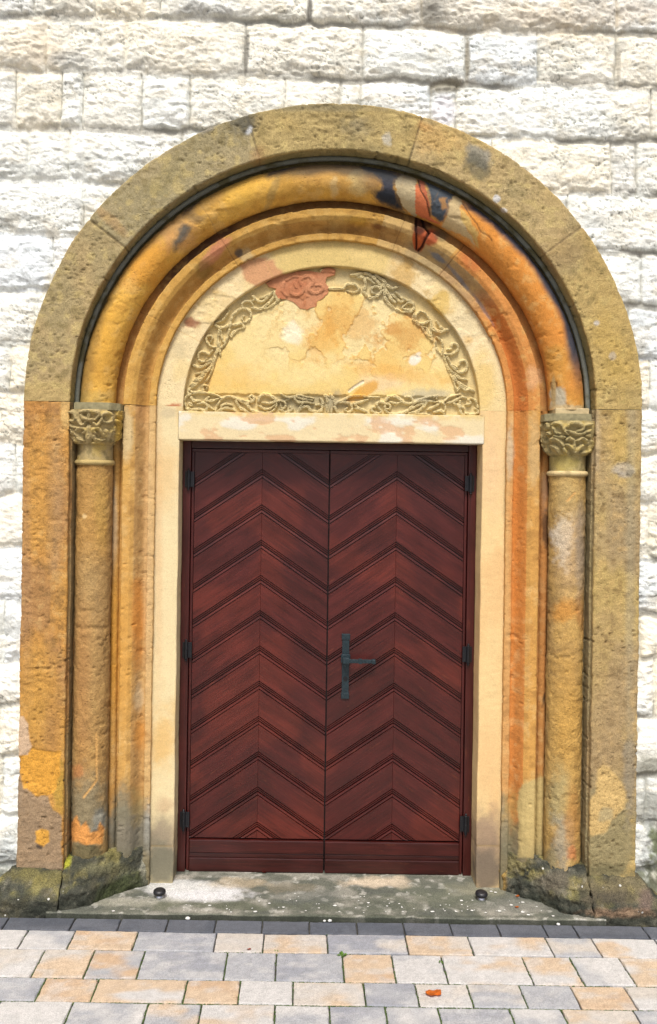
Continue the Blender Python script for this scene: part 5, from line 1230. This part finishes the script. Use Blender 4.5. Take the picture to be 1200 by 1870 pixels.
for li, side in enumerate((-1, 1)):
    x_in, x_out = 0.0035, 0.636
    xa = 0.318
    zb, zt = 0.176, ZD1
    ts = []   # (t, depth, board id)
    for k in range(-3, 15):
        z_ = ZA - k * PER
        for o_, d_ in prof: ts.append((z_ - o_, d_, k))
        for f_ in (0.25, 0.5, 0.75, 0.99995): ts.append((z_ - 0.0435 - (PER - 0.0435) * f_, 0.0, k))
    ts.sort(key=lambda a: -a[0])
    T = np.array([a[0] for a in ts]); Dp = np.array([a[1] for a in ts]); K = np.array([a[2] for a in ts])
    xs = np.concatenate([np.arange(x_in, xa - 0.001, 0.006), [xa - 0.0008, xa, xa + 0.0008], np.arange(xa + 0.005, x_out, 0.006), [x_out]])
    XX, TT = np.meshgrid(xs, T, indexing='ij')
    DD = np.broadcast_to(Dp[None, :], XX.shape).copy(); KK = np.broadcast_to(K[None, :], XX.shape)
    ZZ = TT - SL * np.abs(XX - xa)
    Zc = np.clip(ZZ, zb, zt)
    DD[np.abs(XX - xa) < 0.0004] -= 0.0018
    YY = YD - DD
    P = np.stack([side * XX, YY, Zc], -1)
    # wood grain coordinates: along the board, across, board number
    half = (XX > xa).astype(float)
    al = (XX - xa) / math.cos(math.atan(SL)) + half * 3.1
    ac = (ZZ + SL * np.abs(XX - xa)) * math.cos(math.atan(SL))
    G = np.stack([al, ac, KK * 2.3 + half * 7.7 + li * 31], -1)
    rk = rw.normal(1, 0.10, (40, 2))
    kb = (ts and (KK + 5)) + 0
    var_ = rk[np.clip(kb, 0, 39).astype(int), half.astype(int)]
    c = WD[None, None, :] * var_[..., None]
    c = c * 0.80
    n_ = fbm(P, (4, 4, 4), 3, 530 + li)
    c = mixc(c, lin((150, 66, 44), .62), sstep(0.15, 0.7, n_) * 0.2)
    Q = face_out(P, grid_quads(*XX.shape))
    # drop degenerate cells at the clamped top and bottom
    zq = Zc.ravel()[Q]; Q = Q[(zq.max(1) - zq.min(1)) > 1e-5]
    lf = make('door_leaf', P, Q, M_wood, door, col=c, attrs={'Grain': G.reshape(-1, 3)}, smooth=False, origin=(side * LE, YD, ZD0), label=('left door leaf without handle' if side < 0 else 'right door leaf with handle'))
    a, b = (x_in - 0.0015, LE)
    X0, X1 = (a, b) if side > 0 else (-b, -a)
    wood_box('top_rail', lf, X0, X1, YD - 0.001, YD + 0.05, ZD1 + 0.001, ZD1 + 0.0155, False, 0.75, 0.001, 5 + li)
    e0, e1 = (x_out + 0.002, LE) if side > 0 else (-LE, -x_out - 0.002)
    wood_box('stile', lf, e0, e1, YD - 0.003, YD + 0.05, ZD0, ZD1, True, 0.8, 0.002, 8 + li)
    e0, e1 = (x_in, x_out) if side > 0 else (-x_out, -x_in)
    kb_ = wood_box('kick_board', lf, e0, e1, YD - 0.012, YD + 0.05, 0.108, 0.168, False, 0.62, 0.004, 11 + li)
    wood_box('kick_board', lf, e0, e1, YD - 0.008, YD + 0.05, 0.086, 0.1065, False, 0.45, 0.003, 13 + li)
    wood_box('kick_board', lf, e0, e1, YD - 0.014, YD + 0.05, ZD0, 0.085, False, 0.5, 0.004, 15 + li)
    bm = bmesh.new(); add_box(bm, min(side * 0.0, side * x_out), max(side * 0.0, side * x_out), YD + 0.016, YD + 0.05, ZD0, ZD1)
    from_bm('leaf_core', bm, plain_mat('dark_door_core', (0.008, 0.004, 0.004), rough=0.9), lf)
    # hinges
    for hz in (875, 1187, 1497):
        hx_px = 342 if side < 0 else 856
        py = hz if side < 0 else hz + 8
        hx_ = side * (LE + 0.012); hz_ = unproj(hx_px, py, 0.28)[1]
        bm = bmesh.new()
        add_lathe(bm, [(0.002, -0.052), (0.006, -0.048), (0.0045, -0.043), (0.0085, -0.040), (0.0085, -0.002), (0.0072, -0.001), (0.0072, 0.001), (0.0085, 0.002), (0.0085, 0.040), (0.0045, 0.043), (0.006, 0.048), (0.002, 0.052)], (hx_, 0.274, hz_), 'Z', 14)
        add_box(bm, min(hx_, hx_ - side * 0.026), max(hx_, hx_ - side * 0.026), 0.281, 0.284 + 0.001, hz_ - 0.036, hz_ + 0.036, 0.0008)
        add_box(bm, min(hx_, hx_ + side * 0.018), max(hx_, hx_ + side * 0.018), 0.2795, 0.2835, hz_ - 0.036, hz_ + 0.036, 0.0008)
        from_bm('hinge', bm, M_black, lf)
    if side > 0:
        def W(px, py): return unproj(px, py, 0.285)
        x0, z1 = W(624.5, 1158); x1, z0 = W(637, 1277)
        xm = (W(631.5, 1200)[0])
        bm = bmesh.new()
        add_box(bm, xm - 0.0165, xm + 0.0165, YD - 0.005, YD + 0.001, z0 + 0.002, z1 - 0.002, 0.0012)
        add_box(bm, xm - 0.020, xm + 0.020, YD - 0.009, YD + 0.001, z1 - 0.028, z1, 0.0025)
        add_box(bm, xm - 0.019, xm + 0.019, YD - 0.009, YD + 0.001, z0, z0 + 0.029, 0.0025)
        hp = from_bm('handle_plate', bm, M_iron, lf)
        zb_ = W(631, 1203)[1]
        bm = bmesh.new()
        add_box(bm, xm - 0.022, xm + 0.022, YD - 0.016, YD - 0.004, zb_ - 0.020, zb_ + 0.020, 0.003)
        add_box(bm, xm - 0.015, xm + 0.015, YD - 0.052, YD - 0.015, zb_ - 0.017, zb_ + 0.010, 0.003)
        zl_ = zb_ - 0.005
        xe = W(685, 1207)[0]
        L_ = xe - xm
        yl = YD - 0.044
        for a, b, h in ((0.010, L_ * 0.48, 0.0085), (L_ * 0.42, L_ * 0.54, 0.0115), (L_ * 0.54, L_ * 0.9, 0.0085)):
            add_box(bm, xm + a, xm + b, yl - h * 0.8, yl + h * 0.8, zl_ - h, zl_ + h, 0.002)
        add_box(bm, xm + L_ * 0.86, xm + L_, yl - 0.011, yl + 0.011, zl_ - 0.0115, zl_ + 0.0115, 0.005)
        from_bm('door_handle', bm, M_iron, lf)
        zk = W(631, 1240)[1]
        bm = bmesh.new()
        add_lathe(bm, [(0.008, 0.0), (0.0105, -0.001), (0.0105, -0.003), (0.006, -0.003)], (xm, YD - 0.005, zk), 'Y', 18)
        add_box(bm, xm - 0.0035, xm + 0.0035, YD - 0.0085, YD - 0.0078, zk - 0.012, zk + 0.002, 0)
        from_bm('keyhole', bm, M_black, lf)
bm = bmesh.new(); add_box(bm, -0.7, 0.7, 0.361, 0.37, 0.0, ZL0)
from_bm('door_backing', bm, plain_mat('dark_void', (0.004, 0.003, 0.003), rough=1.0), door)

# ------------------------------------------------------------------ door stops
for (x, y, lab) in ((-0.731, 0.035, 'black rubber door stop on the step, beside the left column base'), (0.693, 0.060, 'black rubber door stop on the step, beside the right column base')):
    r_ = empty('door_stop', (x, y, 0.02), lab, 'door stop', 'door stops on the step')
    bm = bmesh.new(); add_lathe(bm, [(0.017, 0.0), (0.018, 0.003), (0.016, 0.006), (0.015, 0.016)], (x, y, 0.0195), 'Z', 24); from_bm('stop_base', bm, M_steel, r_, smooth=True)
    bm = bmesh.new(); add_lathe(bm, [(0.020, 0.0), (0.0265, 0.004), (0.028, 0.010), (0.0265, 0.016), (0.021, 0.021), (0.010, 0.023)], (x, y, 0.0345), 'Z', 28); from_bm('rubber_cap', bm, M_rubber, r_, smooth=True)

# ------------------------------------------------------------------ leaves, weeds, moss, flecks
def leaf(px, py, z, size, ang, mat, lab, curl=0.25, lobed=False, seed=0, grp=None):
    x, y = on_ground(px, py, z)
    rr = np.random.default_rng(seed)
    bm = bmesh.new()
    n = 22; cen = []
    rings = []
    for k, s in enumerate((0.0, 0.35, 0.7, 1.0)):
        ring = []
        for i in range(n):
            a = 2 * math.pi * i / n
            r = size * s * (0.62 + 0.38 * abs(math.cos(a)) ** 0.8)
            if lobed: r *= 0.82 + 0.24 * abs(math.sin(2.5 * a + 0.3))
            r *= 1 + 0.06 * rr.normal() * (s > .9)
            X_, Y_ = r * math.cos(a), r * math.sin(a) * 0.8
            zz = curl * size * ((X_ / size) ** 2 * 0.8 + (Y_ / size) ** 2 * 1.1) + 0.04 * size * math.sin(a * 3 + seed) * s
            X2 = X_ * math.cos(ang) - Y_ * math.sin(ang); Y2 = X_ * math.sin(ang) + Y_ * math.cos(ang)
            ring.append((x + X2, y + Y2, z + 0.0015 + zz))
        rings.append([bm.verts.new(p) for p in (ring if k else [ring[0]])])
    for i in range(n): bm.faces.new((rings[0][0], rings[1][i], rings[1][(i + 1) % n]))
    for A, B in zip(rings[1:], rings[2:]):
        for i in range(n): bm.faces.new((A[i], B[i], B[(i + 1) % n], A[(i + 1) % n]))
    # stalk
    a = ang + math.pi
    p0 = Vector((x + size * 0.9 * math.cos(a), y + size * 0.9 * math.sin(a), z + 0.002 + curl * size * .6)); p1 = Vector((x + size * 1.5 * math.cos(a), y + size * 1.5 * math.sin(a), z + 0.003))
    w = size * 0.03
    vs = [bm.verts.new(p) for p in (p0 + Vector((0, w, 0)), p0 - Vector((0, w, 0)), p1 - Vector((0, w, 0)), p1 + Vector((0, w, 0)))]
    bm.faces.new(vs)
    bmesh.ops.solidify(bm, geom=bm.faces[:], thickness=0.0006)
    o = from_bm('fallen_leaf', bm, mat, None, smooth=True, origin=(x, y, z))
    tag(o, lab, 'leaf', grp)
G1 = 'fallen leaves'
leaf(792, 1815, 0.002, 0.031, 0.2, M_leaf_o, 'bright orange leaf lying alone on a white paver', 0.22, True, 1, G1)
leaf(484, 1593, 0.020, 0.016, 0.9, M_leaf_r, 'small red-brown leaf at the foot of the left door leaf', 0.5, True, 2, G1)
leaf(778, 1594, 0.020, 0.016, 2.2, M_leaf_r, 'small red-brown leaf at the foot of the right door leaf', 0.6, False, 3, G1)
leaf(331, 1587, 0.020, 0.013, 0.3, M_leaf_r, 'tiny red leaf in the corner beside the left door frame', 0.5, False, 4, G1)
leaf(567, 1678, 0.001, 0.015, 0.2, M_leaf_r, 'curled red-brown leaf against the step, left of the pair at the middle', 0.4, False, 5, G1)
leaf(594, 1675, 0.001, 0.019, 0.7, M_leaf_r, 'upright red-brown leaf against the middle of the step front', 0.9, True, 6, G1)
leaf(664, 1678, 0.001, 0.014, 0.1, M_leaf_r, 'flat red-brown leaf against the step beside a green sprout', 0.3, False, 7, G1)
leaf(384, 1675, 0.001, 0.017, 0.4, M_leaf_r, 'dark red leaf against the left part of the step front', 0.4, True, 8, G1)
leaf(45, 1664, 0.001, 0.014, 0.0, M_leaf_r, 'small red leaf at the foot of the left jamb base', 0.4, False, 9, G1)
leaf(1196, 1664, 0.001, 0.026, 1.2, M_leaf_o, 'orange leaf at the wall foot by the right edge', 0.5, True, 10, G1)
leaf(944, 1657, 0.021, 0.009, 0.1, M_leaf_o, 'tiny orange leaf fragment on the step near its right end', 0.3, False, 11, G1)
leaf(945, 1637, 0.021, 0.010, 0.5, M_leaf_o, 'tiny orange leaf fragment below the right column base', 0.3, False, 12, G1)
leaf(455, 1734, 0.001, 0.008, 0.5, M_leaf_r, 'tiny red leaf scrap on the joint behind a grey paver', 0.3, False, 13, G1)

def weed(px, py, size, lab, seed):
    x, y = on_ground(px, py, 0.0)
    rr = np.random.default_rng(seed); bm = bmesh.new()
    for k in range(9):
        a = rr.uniform(0, 2 * math.pi); l = size * rr.uniform(0.6, 1.1); w = size * 0.28; up = rr.uniform(0.4, 1.0)
        d = Vector((math.cos(a), math.sin(a), 0)); s = Vector((-math.sin(a), math.cos(a), 0))
        b = Vector((x, y, -0.006))
        pts = [b, b + d * l * .35 + s * w * .3 + Vector((0, 0, l * up * .6)), b + d * l * .7 + s * w + Vector((0, 0, l * up * .9)), b + d * l + Vector((0, 0, l * up * .85)), b + d * l * .7 - s * w + Vector((0, 0, l * up * .9)), b + d * l * .35 - s * w * .3 + Vector((0, 0, l * up * .6))]
        bm.faces.new([bm.verts.new(p) for p in pts])
    bmesh.ops.solidify(bm, geom=bm.faces[:], thickness=0.0006)
    tag(from_bm('weed', bm, M_weed, None, origin=(x, y, 0)), lab, 'weed', 'weeds in the paving joints')
weed(625, 1745, 0.020, 'bright green weed sprouting between two pavers near the middle', 1)
weed(650, 1679, 0.015, 'small green sprout at the foot of the doorstep', 2)
weed(505, 1736, 0.011, 'tiny green sprout in the joint left of the bigger weed', 3)
weed(806, 1758, 0.011, 'tiny green tuft in the joint behind the orange leaf', 4)
weed(637, 1738, 0.008, 'very small sprig just beside the bright green weed', 5)

# moss in the joints : nobody could count the cushions
rm = np.random.default_rng(44)
bm = bmesh.new()
def tuft(x, y, z, r):
    m = Matrix.Translation((x, y, z)) @ Matrix.Diagonal((r * rm.uniform(.8, 1.5), r * rm.uniform(.5, 1), r * 0.55, 1))
    bmesh.ops.create_icosphere(bm, subdivisions=1, radius=1.0, matrix=m)
def moss_line(x0, y0, x1, y1, dens, r=0.003):
    L = math.hypot(x1 - x0, y1 - y0); n = int(L / 0.0035 * dens)
    for i in range(n):
        t = rm.random()
        tuft(x0 + (x1 - x0) * t + rm.normal(0, .0010), y0 + (y1 - y0) * t + rm.normal(0, .0010), -0.0045, r * rm.uniform(.6, 1.3))
for r_i, (pxs, _) in enumerate(rows):
    y1, y0 = YR[r_i + 1], (YR[r_i + 2] if r_i + 2 < len(YR) else YR[-1] - 0.19)
    dens = (0.3, 0.9, 1.4, 1.5)[r_i]
    yc = (y0 + y1) / 2; d = (D + yc) / F; v = CZ / d
    for p in pxs:
        x = ((p - 550) * ca + v * sa) * d + CX
        if rm.random() < 0.85: moss_line(x, y0, x, y1, dens * rm.uniform(.4, 1.1))
    x = -1.35
    while x < 1.3:
        w = rm.uniform(.05, .2)
        if rm.random() < (0.3, 0.75, 0.95, 0.9)[r_i]: moss_line(x, y0, x + w, y0, dens)
        x += w
tag(from_bm('joint_moss', bm, M_moss), 'dark green moss growing in the paving joints', 'moss', kind='stuff')

# pale flecks lying on the step and its front edge
bm = bmesh.new()
rf_ = np.random.default_rng(9)
spots = [(207, 1664), (375, 1648), (383, 1654), (422, 1666), (466, 1665), (473, 1646), (492, 1650), (518, 1657), (612, 1654), (620, 1665), (673, 1649), (707, 1655), (790, 1665), (833, 1665), (843, 1645), (862, 1663), (887, 1667), (912, 1664), (934, 1653), (955, 1666), (955, 1648), (965, 1671), (1010, 1673), (980, 1656), (897, 1628), (905, 1630)]
for i in range(60): spots.append((rf_.uniform(330, 1000), 1668 - abs(rf_.normal(0, 16))))
for i, (px, py) in enumerate(spots):
    x, y = on_ground(px, py, 0.021)
    if y > 0.24: continue
    s = rf_.uniform(0.002, 0.0045) * (1.7 if i < 26 else 0.8); n = 8
    vs = [bm.verts.new((x + s * rf_.uniform(.7, 1.2) * math.cos(k * math.tau / n) * 1.3, y + s * rf_.uniform(.7, 1.2) * math.sin(k * math.tau / n), 0.0225)) for k in range(n)]
    t_ = bm.verts.new((x, y, 0.0245))
    for k in range(n): bm.faces.new((vs[k], vs[(k + 1) % n], t_))
tag(from_bm('lichen_flecks', bm, M_fleck), 'small white flecks scattered over the front of the doorstep', 'flecks', kind='stuff')
for px, py, s, lab in ((345, 1672, 0.011, 'pale oval pebble on the left part of the step edge'), (602, 1676, 0.009, 'round white pebble right of the red leaf at the step edge'), (592, 1671, 0.007, 'white pebble above the red leaf at the step edge'), (1010, 1673, 0.008, 'white pebble at the right end of the step edge')):
    x, y = on_ground(px, py, 0.0)
    y = min(y, -0.112); bm = bmesh.new()
    bmesh.ops.create_icosphere(bm, subdivisions=2, radius=1.0, matrix=Matrix.Translation((x, y, s * .55)) @ Matrix.Diagonal((s, s * .7, s * .6, 1)))
    for v in bm.verts: v.co += Vector((rf_.normal(), rf_.normal(), rf_.normal())) * s * 0.05
    tag(from_bm('pebble', bm, M_fleck, None, smooth=True, origin=(x, y, 0)), lab, 'pebble', 'pebbles along the step')
print('scene built', sum(len(o.data.vertices) for o in bpy.data.objects if o.type == 'MESH'), 'verts')
